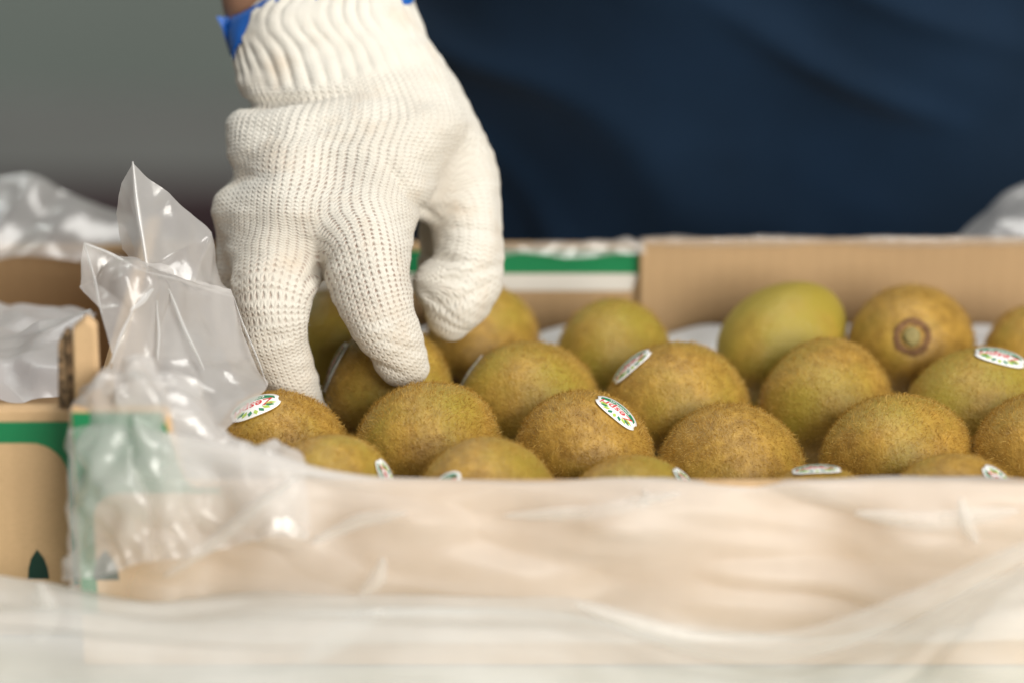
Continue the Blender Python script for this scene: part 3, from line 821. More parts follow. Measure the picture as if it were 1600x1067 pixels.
def build_glove(h):
    lo = np.array([-112.0, -150.0, 1178.0]); hi = np.array([8.0, 42.0, 1322.0])
    n = np.ceil((hi - lo) / h).astype(int)
    g = [lo[i] + h * np.arange(n[i], dtype=np.float32) for i in range(3)]
    def field(G, want=False):
        X, Y, Z = G
        yk = (PALM[:, 0] - 533.5) * PALM[:, 3] / F
        def ip(c): return np.interp(Y, yk, c).astype(np.float32)
        xl_ = ip((PALM[:, 1] - 800) * PALM[:, 3] / F); xr_ = ip((PALM[:, 2] - 800) * PALM[:, 3] / F)
        cz = ip(PALM[:, 3]); hd = ip(PALM[:, 4])
        cx = (xl_ + xr_) / 2; hw = (xr_ - xl_) / 2
        qx = (X - cx) / hw; qz = (Z - cz) / hd
        pw = 2.35
        rr = (np.abs(qx) ** pw + np.abs(qz) ** pw) ** (1 / pw)
        fp = (rr - 1) * np.minimum(hw, hd) * 0.9
        fp = np.maximum(fp, Y - yk[-1]); fp = np.maximum(fp, yk[0] - Y)
        # knuckle swellings on the back of the hand
        for (kx, ky, kd, kr) in ((592, 285, 1222, 48), (455, 300, 1219, 52), (372, 330, 1232, 34)):
            c = cpt(kx, ky, kd); r = kr * kd / F
            fp = smin(fp, np.sqrt((X - c[0]) ** 2 + (Y - c[1]) ** 2 + (Z - c[2]) ** 2) - r, 9.0)
        f = None; parts = [('palm', fp, Y - yk[0], np.arctan2(qx, -qz) * 38.0)]
        for nm, nodes in FING.items():
            d, s, u = chain(G, nodes)
            kk = 8.5 if nm == 'thumb' else 7.0
            fi = smin(fp, d, kk)
            b = cpt(*nodes[0][:3])
            u0 = np.interp(b[1], yk, np.zeros(len(yk)))
            cxb = float(np.interp(b[1], yk, ((PALM[:, 1] + PALM[:, 2]) / 2 - 800) * PALM[:, 3] / F)); hwb = float(np.interp(b[1], yk, (PALM[:, 2] - PALM[:, 1]) / 2 * PALM[:, 3] / F))
            u0 = math.asin(max(-.95, min(.95, (b[0] - cxb) / hwb))) * 38.0
            parts.append((nm, d, None if s is None else s + (b[1] - yk[0]), None if u is None else u + u0))
            f = fi if f is None else smin(f, fi, 1.2)
        c = cpt(664, 312, 1247); r = 28 * 1246 / F
        f = smin(f, np.sqrt((X - c[0]) ** 2 + (Y - c[1]) ** 2 + (Z - c[2]) ** 2) - r, 8.0)
        for (kx, ky, kd, kr) in ((694, 330, 1268, 36), (688, 372, 1268, 35), (684, 415, 1266, 36)):   # folded palm cloth behind the thumb gap
            c = cpt(kx, ky, kd); r = kr * kd / F
            f = smin(f, np.sqrt((X - c[0]) ** 2 + (Y - c[1]) ** 2 + (Z - c[2]) ** 2) - r, 4.0)
        # baggy tip of the thumb of the glove
        c = cpt(682, 440, 1241); r = 34 * 1240 / F
        f = smin(f, np.sqrt((X - c[0]) ** 2 + (Y - c[1]) ** 2 + (Z - c[2]) ** 2) - r, 5.0)
        return (f, parts) if want else f
    G = np.meshgrid(*g, indexing='ij', sparse=True)
    G = [np.broadcast_to(a, n).astype(np.float32) for a in G]
    Fv = field(G)
    V, Q = surface_nets(Fv, lo, h)
    # relax
    nb_i = np.concatenate([Q[:, [0, 1]], Q[:, [1, 2]], Q[:, [2, 3]], Q[:, [3, 0]]])
    for _ in range(4):
        acc = np.zeros_like(V); cn = np.zeros(len(V))
        np.add.at(acc, nb_i[:, 0], V[nb_i[:, 1]]); np.add.at(acc, nb_i[:, 1], V[nb_i[:, 0]])
        np.add.at(cn, nb_i[:, 0], 1); np.add.at(cn, nb_i[:, 1], 1)
        V = V * .4 + .6 * acc / cn[:, None]
    Gv = [V[:, i].astype(np.float32) for i in range(3)]
    f, parts = field(Gv, True)
    # normals
    def nrm(V):
        fn = np.cross(V[Q[:, 2]] - V[Q[:, 0]], V[Q[:, 3]] - V[Q[:, 1]])
        vn = np.zeros_like(V)
        for i in range(4): np.add.at(vn, Q[:, i], fn)
        return vn / (np.linalg.norm(vn, axis=1)[:, None] + 1e-9)
    vn = nrm(V)
    cen = np.array([-50, -50, 1245.0])
    if np.mean(np.sum(vn * (V - cen), 1)) < 0: vn = -vn; Q = Q[:, ::-1]
    # knit coordinates, blended by nearness
    wsum = 0; u = 0; v = 0
    for nm, d, s, uu in parts:
        wt = np.exp(-np.clip(d, -8, 40) / 3.6) + 1e-9
        if nm == 'palm': wt = wt * 0.8
        wsum = wsum + wt; u = u + wt * uu; v = v + wt * s
    u = u / wsum; v = v / wsum
    ypx = V[:, 1] * F / V[:, 2] + 533.5; xpx = V[:, 0] * F / V[:, 2] + 800
    sm = lambda a, b, x: np.clip((x - a) / (b - a), 0, 1) ** 2 * (3 - 2 * np.clip((x - a) / (b - a), 0, 1))
    # ribbed cuff; the ribs jog sideways where the cuff is pushed together
    edge = 128 + 12 * np.sin(xpx / 60) - 0.06 * (xpx - 500)
    rib = 1 - sm(edge - 14, edge + 6, ypx)
    pu = parts[0][3]
    jog = 5.0 * sm(85, 20, ypx) * 1.0 + 0.6 * np.sin(ypx / 23 + xpx / 70) + 0.7 * noise3(V, 0.03, 3)
    ph = (pu + jog) / 6.1 * 6.2832
    prof = np.abs(np.sin(ph / 2)) ** 0.6 - 0.72
    disp = rib * prof * (1.9 - 1.1 * sm(430, 640, xpx)) * (0.75 + .4 * noise3(V, 0.04, 8))
    # finer ribs run on past the cuff
    rib2 = sm(edge - 6, edge + 10, ypx) * (1 - sm(190, 300, ypx)) * (d_out := 1.0)
    disp += rib2 * (np.abs(np.sin((pu + jog * .4) / 3.05 * 3.1416)) - .6) * 0.42
    # the roll of loose fabric where the hand meets the cuff, strongest on the left
    leftw = 1 - sm(430, 640, xpx)
    roll_y = 163 - 0.10 * (xpx - 400)
    disp += leftw * (1.9 * np.exp(-((ypx - roll_y - 26) / 17) ** 2) - 3.4 * np.exp(-((ypx - roll_y + 2) / 8) ** 2))
    disp -= (1 - sm(330, 520, xpx)) * 1.6 * np.exp(-((ypx - 272 + .18 * (xpx - 400)) / 12) ** 2)
    disp += 1.0 * np.exp(-((ypx - (232 + .02 * (xpx - 420))) / 12) ** 2) * np.exp(-((xpx - 500) / 90) ** 2)
    # crease between index finger and thumb web
    cr = xpx - (598 + 0.72 * (ypx - 240))
    disp -= 2.2 * np.exp(-(cr / 13) ** 2) * sm(225, 275, ypx) * (1 - sm(330, 350, ypx)) * (V[:, 2] < 1250)
    # cross wrinkles on fingers and loose cloth everywhere
    disp += 0.75 * noise3(V, 0.03, 11) + 0.22 * noise3(V * np.array([.6, 1.6, .6]), 0.1, 12)
    for (cx_, cy_, ang, amp, wd_) in ((560, 590, .5, -.8, 6), (640, 545, .3, -.6, 5), (455, 425, -.9, -.8, 7), (500, 420, -.9, -1.0, 8), (700, 405, .2, -1.6, 6), (745, 425, -.3, -1.2, 6), (715, 440, .15, -.9, 5), (735, 460, -.5, -.9, 5), (690, 480, .7, -.8, 5), (720, 330, .1, -.7, 6), (735, 360, .1, -.8, 6), (690, 500, .5, -.8, 6), (600, 575, .4, -.7, 5)):
        q = (xpx - cx_) * -math.sin(ang) + (ypx - cy_) * math.cos(ang); l = (xpx - cx_) * math.cos(ang) + (ypx - cy_) * math.sin(ang)
        disp += amp * np.exp(-(q / wd_) ** 2 - (l / 42) ** 2)
    V = V + vn * disp[:, None]
    knit = np.stack([u, v, np.maximum(rib, 0)], 1)
    # drop the closing cap at the arm side so the cuff is open
    W = c2w(V[:, 0], V[:, 1], V[:, 2])
    o = mesh('glove', W, Q, M_KNIT, pr)
    st_ = 0.30 + 0 * xpx
    for (cx_, cy_, r_, am) in ((425, 500, 75, .75), (590, 420, 80, .75), (505, 395, 70, .6), (520, 290, 90, .45), (470, 350, 80, .4), (680, 300, 60, .2)):
        st_ += am * np.exp(-((xpx - cx_) ** 2 + (ypx - cy_) ** 2) / r_ ** 2)
    st_ *= 1 - .75 * sm(560, 620, xpx) * sm(470, 540, ypx) - .5 * sm(650, 690, xpx)
    a = o.data.attributes.new('stretch', 'FLOAT', 'POINT'); a.data.foreach_set('value', np.clip(st_, 0, 1).astype(np.float32))
    a = o.data.attributes.new('knit', 'FLOAT_VECTOR', 'POINT'); a.data.foreach_set('vector', knit.astype(np.float32).ravel())
    o['label'] = 'cream knitted cotton glove with ribbed cuff'
    # a few loose fibres
    r2 = np.random.RandomState(2)
    pick = r2.choice(len(W), 7000, replace=False)
    vnw = vn[:, :1] * RT - vn[:, 1:2] * UP + vn[:, 2:3] * FW
    p = W[pick]; nn = vnw[pick]; m = len(pick)
    ln = r2.uniform(.4, 1.5, m)[:, None]
    d1 = nn + r2.normal(size=(m, 3)) * .7; d1 /= np.linalg.norm(d1, axis=1)[:, None]
    d2 = d1 + r2.normal(size=(m, 3)) * .6; d2 /= np.linalg.norm(d2, axis=1)[:, None]
    sd = np.cross(d1, r2.normal(size=(m, 3))); sd /= np.linalg.norm(sd, axis=1)[:, None]
    w0 = .03
    b0 = p - nn * .2; md = b0 + d1 * ln * .6; tp = md + d2 * ln * .5
    VV = np.concatenate([b0 - sd * w0, b0 + sd * w0, md - sd * w0, md + sd * w0, tp]); i = np.arange(m)
    T = np.concatenate([np.stack([i, i + m, i + 3 * m], 1), np.stack([i, i + 3 * m, i + 2 * m], 1), np.stack([i + 2 * m, i + 3 * m, i + 4 * m], 1)])
    fz = fast_mesh('loose_fibres', VV, T, M_FIBRE, o); fz['kind'] = 'stuff'
M_FIBRE = simple('cotton_fibre', (0.80, 0.77, 0.68), 0.9, 0.05)
build_glove(0.8)

def tube(name, nodes, m, parent, nseg=28, wob=0.0, seed=0):
    """nodes in camera terms (px,py,depth,r_px_x,r_mm_depth): an elliptical tube following them"""
    V = []; Fc = []; n = len(nodes)
    for j, (px, py, d, rx, rz) in enumerate(nodes):
        c = P(px, py, d); rxm = rx * d / F
        for i in range(nseg):
            a = i / nseg * 6.2832
            V.append(c + RT * rxm * math.cos(a) + unit(FW + .35 * UP) * rz * math.sin(a))
    for j in range(n - 1):
        for i in range(nseg):
            i2 = (i + 1) % nseg; Fc.append((j * nseg + i, j * nseg + i2, (j + 1) * nseg + i2, (j + 1) * nseg + i))
    Fc.append(tuple(range(nseg - 1, -1, -1))); Fc.append(tuple((n - 1) * nseg + i for i in range(nseg)))
    return mesh(name, V, Fc, m, parent)
# forearm running up from the cuff to the elbow and shoulder
tube('body', [(520, 120, 1262, 108, 17), (512, 62, 1269, 125, 20), (500, 22, 1275, 150, 22), (492, -20, 1279, 150, 23), (480, -60, 1284, 150, 26), (462, -200, 1304, 165, 33), (440, -420, 1335, 188, 42), (450, -700, 1400, 200, 48),
              (560, -950, 1560, 210, 52), (720, -1180, 1700, 220, 58), (860, -1290, 1760, 200, 60)], M_SKIN, pr)
# blue plastic sleeve end showing above the cuff, with a flaring torn corner
V = []; Fc = []; ns = 72; rows = 7
rr = np.random.RandomState(4)
for j in range(rows):
    t = j / (rows - 1)
    for i in range(ns):
        a = i / ns * 6.2832
        ca, sa = math.cos(a), math.sin(a)
        left = max(0, -ca) ** 6 * max(0.0, 1 - abs(sa - (-.25)) * 1.2)
        top_ = -70 + 92 * max(0, -ca) ** 1.25
        py = top_ + t * (52 + 8 * max(0, ca) - 34 * max(0, -ca) ** 3 + 62 * left + 5 * math.sin(a * 7) + 3 * math.sin(a * 13 + 1))
        px0 = 503 + (py + 70) * .06
        rx = 146 + 6 * t + 10 * left * t * (1 - t) * 3 + 3.0 * math.sin(a * 9) * t
        d = 1283 - (py + 70) * .13
        c = P(px0, py, d)
        V.append(c + RT * rx * d / F * ca + unit(FW + .35 * UP) * (28 + 2 * t + .8 * math.sin(a * 11) * t) * sa)
for j in range(rows - 1):
    for i in range(ns):
        i2 = (i + 1) % ns; Fc.append((j * ns + i, (j + 1) * ns + i, (j + 1) * ns + i2, j * ns + i2))
o = mesh('sleeve_end', V, Fc, M_BLUE, pr); s_ = o.modifiers.new('thick', 'SOLIDIFY'); s_.thickness = .3 * S
# small stiff point of the blue sleeve sticking out on the left
pt = [(338, 26), (347, 44), (352, 62), (360, 88), (368, 74), (378, 44), (390, 24), (412, 2), (404, -10), (376, 12), (352, 28)]
nP = len(pt)
V = [P(x, y, 1268 - 2 * math.sin(i)) for i, (x, y) in enumerate(pt)] + [P(x + 2, y, 1271 - 2 * math.sin(i)) for i, (x, y) in enumerate(pt)]
Fc = [tuple(range(nP)), tuple(range(2 * nP - 1, nP - 1, -1))] + [(i, i + nP, (i + 1) % nP + nP, (i + 1) % nP) for i in range(nP)]
mesh('sleeve_corner', V, Fc, M_BLUE, pr, False)

# navy garment: lower torso behind the carton, with slanting folds
def torso():
    nz, na = 300, 260
    zs = np.linspace(-420, 560, nz); V = []
    A, Z = np.meshgrid(np.linspace(0, 2 * np.pi, na, endpoint=False), zs)
    t = (Z + 420) / 980
    hw = 262 + 14 * np.sin(t * 3.0) + 22 * np.clip(t - .65, 0, 1)
    hd = 150 + 16 * np.sin(t * 3.4)
    x = np.cos(A); y = np.sin(A)
    e = (np.abs(x) ** 2.15 + np.abs(y) ** 2.15) ** (-1 / 2.15)
    X = 208 + x * e * hw; Y = 480 + y * e * hd
    p = np.stack([X, Y, Z], -1).reshape(-1, 3)
    # folds slanting down to the right, seen as soft bands
    q = p[:, 2] + 0.30 * (p[:, 0] - 150) + 10 * noise3(p, 0.004, 21, 6)
    w1 = (1 - np.abs(np.sin(q / 19.0 + 1.3 * noise3(p, 0.005, 22, 6)))) ** 2
    f = 10.0 * w1 * np.clip(.55 + .6 * noise3(p, 0.006, 23, 6), 0, 1.4) + 5.0 * np.sin((p[:, 2] + .5 * p[:, 0]) / 13.0 + 1.5 * noise3(p, .008, 26, 6)) * np.clip(noise3(p, .006, 27, 6), 0, 1) + 5 * noise3(p, 0.008, 24, 8)
    n = np.stack([x * e, y * e, 0 * x], -1).reshape(-1, 3)
    p = p + n * f[:, None]
    Fc = [(j * na + i, j * na + (i + 1) % na, (j + 1) * na + (i + 1) % na, (j + 1) * na + i) for j in range(nz - 1) for i in range(na)]
    Fc.append(tuple(range(na - 1, -1, -1))); Fc.append(tuple((nz - 1) * na + i for i in range(na)))
    mesh('work_apron', p, Fc, M_NAVY, pr)
torso()

# ------------------------------------------------------------------ plastic films
def facets(name, verts, tris, m, parent, sub=5, amp=0.8, freq=0.03, seed=0):
    """creased sheet: flat facets between given points, finely divided and rumpled a little"""
    bm = bmesh.new()
    vs = [bm.verts.new(P(*v)) for v in verts]
    for t in tris:
        try: bm.faces.new([vs[i] for i in t])
        except ValueError: pass
    bmesh.ops.subdivide_edges(bm, edges=bm.edges[:], cuts=sub * 2, use_grid_fill=True)
    bmesh.ops.triangulate(bm, faces=bm.faces[:])
    bmesh.ops.recalc_face_normals(bm, faces=bm.faces[:])
    bmesh.ops.smooth_vert(bm, verts=bm.verts[:], factor=.3, use_axis_x=True, use_axis_y=True, use_axis_z=True)
    bm.normal_update()
    V = np.array([v.co[:] for v in bm.verts]); Nn = np.array([v.normal[:] for v in bm.verts])
    bm.verts.index_update(); T = np.array([[v.index for v in f.verts] for f in bm.faces]); bm.free()
    d = noise3(V, freq, seed) * amp + noise3(V, freq * 3, seed + 1) * amp * .25 + (1 - np.abs(noise3(V * np.array([1.6, 1, .7]), freq * 1.9, seed + 2, 6)) * 2) * amp * .35
    return fast_mesh(name, V + Nn * d[:, None], T, m, parent, True)

def grid_film(name, ctrl, nu, nv, m, parent, amp=2.0, freq=0.02, seed=0, fold=None, xyz=False):
    """film through a grid of control points; rows of (px,py,depth) or world points when xyz"""
    C = np.array([[c if xyz else P(*c) for c in row] for row in ctrl], float)
    a, b = C.shape[:2]
    def cr(C, n, axis):
        C = np.moveaxis(C, axis, 0); m_ = len(C)
        out = []
        for t in np.linspace(0, m_ - 1, n):
            i = min(int(t), m_ - 2); f = t - i
            p0, p1, p2, p3 = C[max(i - 1, 0)], C[i], C[i + 1], C[min(i + 2, m_ - 1)]
            out.append(.5 * ((2 * p1) + (-p0 + p2) * f + (2 * p0 - 5 * p1 + 4 * p2 - p3) * f * f + (-p0 + 3 * p1 - 3 * p2 + p3) * f ** 3))
        return np.moveaxis(np.array(out), 0, axis)
    G = cr(cr(C, nv, 0), nu, 1)
    V = G.reshape(-1, 3)
    du = np.gradient(G, axis=1); dv = np.gradient(G, axis=0)
    n = np.cross(du, dv).reshape(-1, 3); n /= np.linalg.norm(n, axis=1)[:, None] + 1e-9
    V_ = V
    if fold: V = V * np.array([fold, 1.0, 1.0]) + np.array([0, 0, .10]) * V[:, :1] * (1 if seed % 2 else -1.6)
    nz = noise3(V, freq, seed); rid = 1 - 2 * np.abs(noise3(V, freq * 1.3, seed + 5, 6))
    d = amp * (.6 * nz + .55 * np.clip(rid, -1, 1) + .25 * noise3(V, freq * 3.5, seed + 9))
    V = V_ + n * d[:, None]
    i, j = np.meshgrid(np.arange(nu - 1), np.arange(nv - 1)); q = (j * nu + i).ravel()
    T = np.concatenate([np.stack([q, q + 1, q + nu + 1], 1), np.stack([q, q + nu + 1, q + nu], 1)])
    return fast_mesh(name, V, T, m, parent, True)

ln = empty('plastic_liner', (40, -60, 40), 'clear plastic liner bag draped over the front of the kiwifruit carton', 'plastic bag')
# peaks of the gathered corner
facets('bag_corner', [
    (207, 252, 1186), (190, 285, 1190), (178, 335, 1196), (186, 392, 1200), (228, 422, 1188),      # 0-4
    (262, 300, 1196), (334, 362, 1208), (352, 440, 1212), (362, 462, 1206), (300, 441, 1186),      # 5-9
    ], [(0, 1, 4), (1, 2, 4), (2, 3, 4), (0, 4, 5), (5, 4, 6), (6, 4, 9), (6, 9, 7), (7, 9, 8)], M_FILM, ln, 7, 1.1, .022, 1)
facets('bag_corner', [
    (133, 378, 1172), (119, 452, 1166), (158, 492, 1160), (228, 413, 1184), (238, 452, 1168), (206, 486, 1158),    # 0-5
    (176, 560, 1150), (246, 562, 1163), (262, 452, 1174), (312, 562, 1168), (361, 453, 1198), (417, 604, 1174),   # 6-11
    (338, 686, 1152), (392, 560, 1188), (330, 640, 1152), (146, 440, 1178), (182, 398, 1180), (250, 640, 1140), (180, 640, 1134),   # 12-18
    ], [(0, 1, 15), (1, 2, 15), (0, 15, 16), (15, 2, 5), (15, 5, 16), (16, 5, 4), (16, 4, 3), (3, 4, 8), (3, 8, 10), (5, 2, 6), (5, 6, 7), (4, 5, 7), (4, 7, 8), (8, 7, 9),
        (8, 9, 13), (8, 13, 10), (13, 9, 11), (9, 14, 11), (14, 12, 11), (7, 17, 9), (9, 17, 14), (6, 18, 17), (6, 17, 7), (17, 12, 14), (18, 12, 17)], M_FILM, ln, 6, 1.2, .024, 4)
# nearer, rounder fold in front of the carton corner
bfold = grid_film('bag_fold', [
    [(118, 640, 1128), (135, 585, 1122), (190, 556, 1118), (258, 578, 1120), (320, 622, 1128), (342, 690, 1136)],
    [(112, 690, 1120), (150, 640, 1104), (200, 610, 1098), (260, 630, 1104), (318, 662, 1116), (400, 700, 1128)],
    [(112, 760, 1116), (150, 720, 1102), (205, 690, 1094), (270, 700, 1100), (350, 715, 1108), (470, 722, 1118)],
    [(108, 840, 1112), (150, 810, 1104), (200, 790, 1098), (270, 780, 1102), (360, 770, 1106), (480, 770, 1106)],
    [(100, 910, 1104), (160, 900, 1102), (215, 880, 1098), (290, 870, 1100), (380, 850, 1100), (480, 840, 1100)],
    ], 120, 120, M_FILM, ln, 4.2, .027, 31)
co = np.array([v.co[:] for v in bfold.data.vertices]) / S + np.array(root_loc(ln)) / S
a = bfold.data.attributes.new('single_layer', 'FLOAT', 'POINT'); a.data.foreach_set('value', (.05 + .75 * np.clip((62 - co[:, 2]) / 40, 0, 1)).astype(np.float32))
# sheet over the front rim and face, down on to the table
xs_px = [108, 170, 250, 330, 420, 520, 640, 800, 960, 1120, 1280, 1440, 1600, 1760]
top_in = [672, 664, 674, 694, 712, 734, 746, 747, 744, 744, 747, 748, 749, 750]
ctrl = []
ctrl.append([tuple(on_y(x, t + 30, YF + 24)) for x, t in zip(xs_px, top_in)])
ctrl.append([tuple(on_y(x, t + 4, YF + 10)) for x, t in zip(xs_px, top_in)])
ctrl.append([tuple(on_y(x, t, YF + 2)) for x, t in zip(xs_px, top_in)])
ctrl.append([tuple(on_y(x, t + 14, YF - 5)) for x, t in zip(xs_px, top_in)])
wv = [2, -2, 4, 0, 4, -1, 3, 0, 5, 1, -2, 4, 0, 3]
ctrl.append([tuple(on_y(x, 820 + w_, YF - 8 - 2 * w_)) for x, w_ in zip(xs_px, wv)])
ctrl.append([tuple(on_y(x, 910 + w_, YF - 10 - w_)) for x, w_ in zip(xs_px, wv[::-1])])
ctrl.append([tuple(on_y(x, 1000 + w_, YF - 13 - 2 * w_)) for x, w_ in zip(xs_px, wv)])
flap = grid_film('front_flap', ctrl, 230, 90, M_FILM_FRONT, ln, 2.3, .024, 41, fold=.16, xyz=True)
co = np.array([v.co[:] for v in flap.data.vertices]) / S + np.array(root_loc(ln)) / S
x_thin = 1 - np.clip((co[:, 0] + 125 + 6 * np.sin(co[:, 2] / 9)) / 45, 0, 1)
a = flap.data.attributes.new('single_layer', 'FLOAT', 'POINT'); a.data.foreach_set('value', x_thin.astype(np.float32))
# nearer loose swag hanging from it
ctrl = []
xs2 = [-60, 80, 240, 400, 560, 720, 900, 1080, 1260, 1430, 1600, 1760]
e1 = [896, 914, 940, 925, 930, 935, 940, 975, 1000, 960, 880, 830]
dd1 = [0, 2, 3, 0, 2, 4, 3, 0, 1, 3, 6, 4]
ctrl.append([tuple(on_y(x, e, YF - 10 - q)) for x, e, q in zip(xs2, e1, dd1)])
ctrl.append([tuple(on_y(x, e + 26, YF - 34 - q)) for x, e, q in zip(xs2, e1, dd1)])
ctrl.append([tuple(on_y(x, e + 70, YF - 52 - 2 * q)) for x, e, q in zip(xs2, e1, dd1)])
ctrl.append([tuple(on_y(x, e + 125, YF - 66 - q)) for x, e, q in zip(xs2, e1, dd1)])
ctrl.append([(c[0], YF - 90, ZT + 4) for c in ctrl[-1]])
ctrl.append([(c[0], YF - 130, ZT + 3) for c in ctrl[-1]])
swag = grid_film('loose_edge', ctrl, 190, 80, M_FILM_SWAG, ln, 3.4, .018, 57, fold=.2, xyz=True)
# sharp folds of doubled film: whitened strips that paint in the crease highlights
for (p, q, wpx) in (((206, 253, 1183), (229, 424, 1185), 9), ((228, 424, 1184), (364, 463, 1199), 6), ((262, 452, 1171), (318, 578, 1164), 7),
                    ((240, 452, 1165), (205, 487, 1155), 11), ((206, 486, 1155), (168, 575, 1146), 6), ((134, 380, 1169), (228, 424, 1182), 6),
                    ((133, 380, 1169), (160, 492, 1157), 5), ((246, 470, 1166), (248, 562, 1160), 5), ((364, 463, 1198), (418, 604, 1172), 4), ((286, 588, 1136), (335, 612, 1136), 11)):
    p_, q_ = np.array(p, float), np.array(q, float); nn_ = 14
    V = []; Fc = []
    dr = (q_ - p_)[:2]; dr /= np.linalg.norm(dr); pr2 = np.array([-dr[1], dr[0]])
    for i in range(nn_ + 1):
        t = i / nn_; c = p_ + (q_ - p_) * t; c[:2] += pr2 * 1.2 * math.sin(t * 7 + p[0])
        hwid = wpx / 2 * .8 * (0.15 + 0.85 * math.sin(math.pi * min(1, max(0, .06 + t * .9))) ** .7)
        for k_, dz_ in ((-1, 0.6), (0, -.7), (1, 0.6)):
            V.append(P(c[0] + pr2[0] * hwid * k_, c[1] + pr2[1] * hwid * k_, c[2] + dz_ - .6))
    for i in range(nn_):
        for k_ in range(2):
            a_ = i * 3 + k_; Fc.append((a_, a_ + 1, a_ + 4, a_ + 3))
    mesh('bag_fold_highlight', V, Fc, M_FOLD_HILITE, ln)
def thin_out(o, f):
    """share of single film (clearer) against doubled film, per vertex"""
    co = np.array([v.co[:] for v in o.data.vertices]) / S + np.array(root_loc(o.parent)) / S
    val = f(co) if callable(f) else np.full(len(co), f)
    at = o.data.attributes.new('single_layer', 'FLOAT', 'POINT'); at.data.foreach_set('value', val.astype(np.float32))
thin_out(swag, lambda c: .1 + .2 * np.clip((c[:, 0] + 90) / 70, 0, 1))
# doubled film on the front sheet's loose folds, pale strips standing in for highlights
for pts, yo, wpx in (([(470, 1036), (530, 992), (600, 950)], -46, 26), ([(250, 905), (330, 850), (400, 790), (470, 742)], -16, 16), ([(600, 868), (590, 905), (560, 930)], -22, 16),
                     ([(880, 936), (1010, 985), (1130, 1015), (1260, 1010), (1420, 950), (1600, 860), (1700, 820)], -44, 30), ([(780, 806), (930, 800), (1070, 768)], -14, 14), ([(1330, 800), (1450, 815), (1600, 796)], -14, 18),
                     ([(1500, 775), (1510, 820), (1530, 850)], -16, 14), ([(640, 800), (560, 812), (480, 850)], -16, 14), ([(1010, 762), (1005, 800)], -12, 9), ([(60, 905), (75, 960), (60, 1010)], -40, 22)):
    pts = np.array(pts, float); nn_ = 30; V = []; Fc = []
    seg = np.linspace(0, len(pts) - 1, nn_ + 1)
    cx_ = np.interp(seg, range(len(pts)), pts[:, 0]); cy_ = np.interp(seg, range(len(pts)), pts[:, 1])
    k3 = np.ones(5) / 5
    cx_ = np.convolve(np.pad(cx_, 2, 'edge'), k3, 'valid'); cy_ = np.convolve(np.pad(cy_, 2, 'edge'), k3, 'valid')
    tx_ = np.gradient(cx_); ty_ = np.gradient(cy_); tl = np.hypot(tx_, ty_); px_ = -ty_ / tl; py_ = tx_ / tl
    for i in range(nn_ + 1):
        hwid = wpx / 2 * 1.5 * (0.05 + math.sin(math.pi * i / nn_) ** .6)
        for k_, dz_ in ((-1, 1.5), (-.35, -.6), (.35, -.8), (1, 1.5)):
            V.append(on_y(cx_[i] + px_[i] * hwid * k_, cy_[i] + py_[i] * hwid * k_, YF + yo + dz_))
    for i in range(nn_):
        for k_ in range(3):
            a_ = i * 4 + k_; Fc.append((a_, a_ + 1, a_ + 5, a_ + 4))
    mesh('bag_fold_highlight', V, Fc, M_FOLD_HILITE_SOFT, ln)
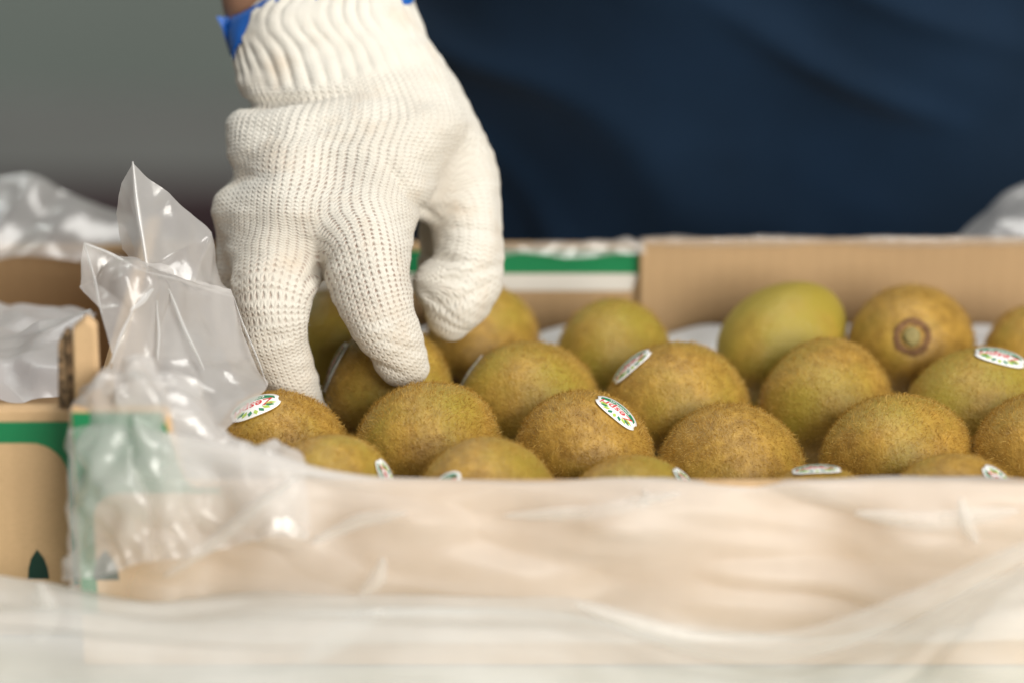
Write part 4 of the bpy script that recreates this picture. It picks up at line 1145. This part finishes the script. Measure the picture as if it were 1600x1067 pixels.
# the liner over the back wall
bf_ = grid_film('back_flap', [
    [(690, 430, 1322), (800, 400, 1325), (900, 372 + 30, 1326), (1010, 398, 1326)],
    [(690, 395, 1326), (800, 386, 1328), (900, 380, 1330), (1005, 380, 1330)],
    [(690, 380, 1336), (800, 380, 1338), (900, 379, 1338), (1000, 376, 1338)],
    [(690, 400, 1348), (800, 400, 1348), (900, 400, 1348), (1000, 396, 1348)]], 60, 40, M_FILM, ln, 1.4, .02, 61); thin_out(bf_, .5)
bc_ = grid_film('back_corner', [
    [(1490, 368, 1352), (1545, 318, 1358), (1600, 284, 1362), (1700, 250, 1366)],
    [(1500, 375, 1345), (1550, 345, 1346), (1610, 330, 1348), (1700, 310, 1350)],
    [(1500, 392, 1340), (1560, 385, 1338), (1620, 380, 1338), (1700, 376, 1338)]], 60, 40, M_FILM, ln, 2.0, .012, 66); thin_out(bc_, .55)

rf_ = grid_film('rim_fold', [
    [(1000, 384, 1322), (1150, 386, 1322), (1300, 383, 1322), (1450, 386, 1322), (1600, 384, 1322), (1720, 384, 1322)],
    [(1000, 376, 1321), (1150, 373, 1321), (1300, 374, 1321), (1450, 372, 1321), (1600, 373, 1321), (1720, 372, 1321)],
    [(1000, 371, 1328), (1150, 369, 1328), (1300, 370, 1328), (1450, 369, 1328), (1600, 369, 1328), (1720, 368, 1328)],
    [(1000, 378, 1334), (1150, 378, 1334), (1300, 378, 1334), (1450, 378, 1334), (1600, 378, 1334), (1720, 378, 1334)]], 120, 24, M_FILM, ln, 0.7, .03, 91); thin_out(rf_, .9)
nl = empty('plastic_liner', (-220, 20, 30), 'white and clear plastic liner bunched inside the far left carton', 'plastic bag')
grid_film('inner_sheet', [
    [(-80, 470, 1290), (0, 474, 1288), (70, 482, 1284), (150, 490, 1276)],
    [(-80, 515, 1240), (0, 520, 1236), (60, 512, 1226), (140, 500, 1214)],
    [(-80, 570, 1196), (0, 574, 1192), (60, 560, 1188), (112, 545, 1182)],
    [(-80, 625, 1164), (0, 628, 1164), (60, 622, 1166), (108, 618, 1168)]], 70, 70, M_FILM_WHITE, nl, 3.5, .012, 71)
grid_film('back_flap', [
    [(-80, 300, 1362), (0, 280, 1358), (50, 274, 1352), (110, 300, 1350), (180, 340, 1350), (335, 398, 1346)],
    [(-80, 340, 1350), (0, 330, 1344), (60, 330, 1340), (120, 345, 1340), (200, 375, 1340), (335, 420, 1340)],
    [(-80, 376, 1338), (0, 380, 1332), (60, 384, 1330), (130, 388, 1330), (210, 410, 1332), (335, 445, 1334)],
    [(-80, 396, 1332), (0, 404, 1326), (60, 408, 1324), (130, 410, 1324), (210, 440, 1326), (335, 470, 1328)]], 80, 60, M_FILM, nl, 3.0, .011, 81)
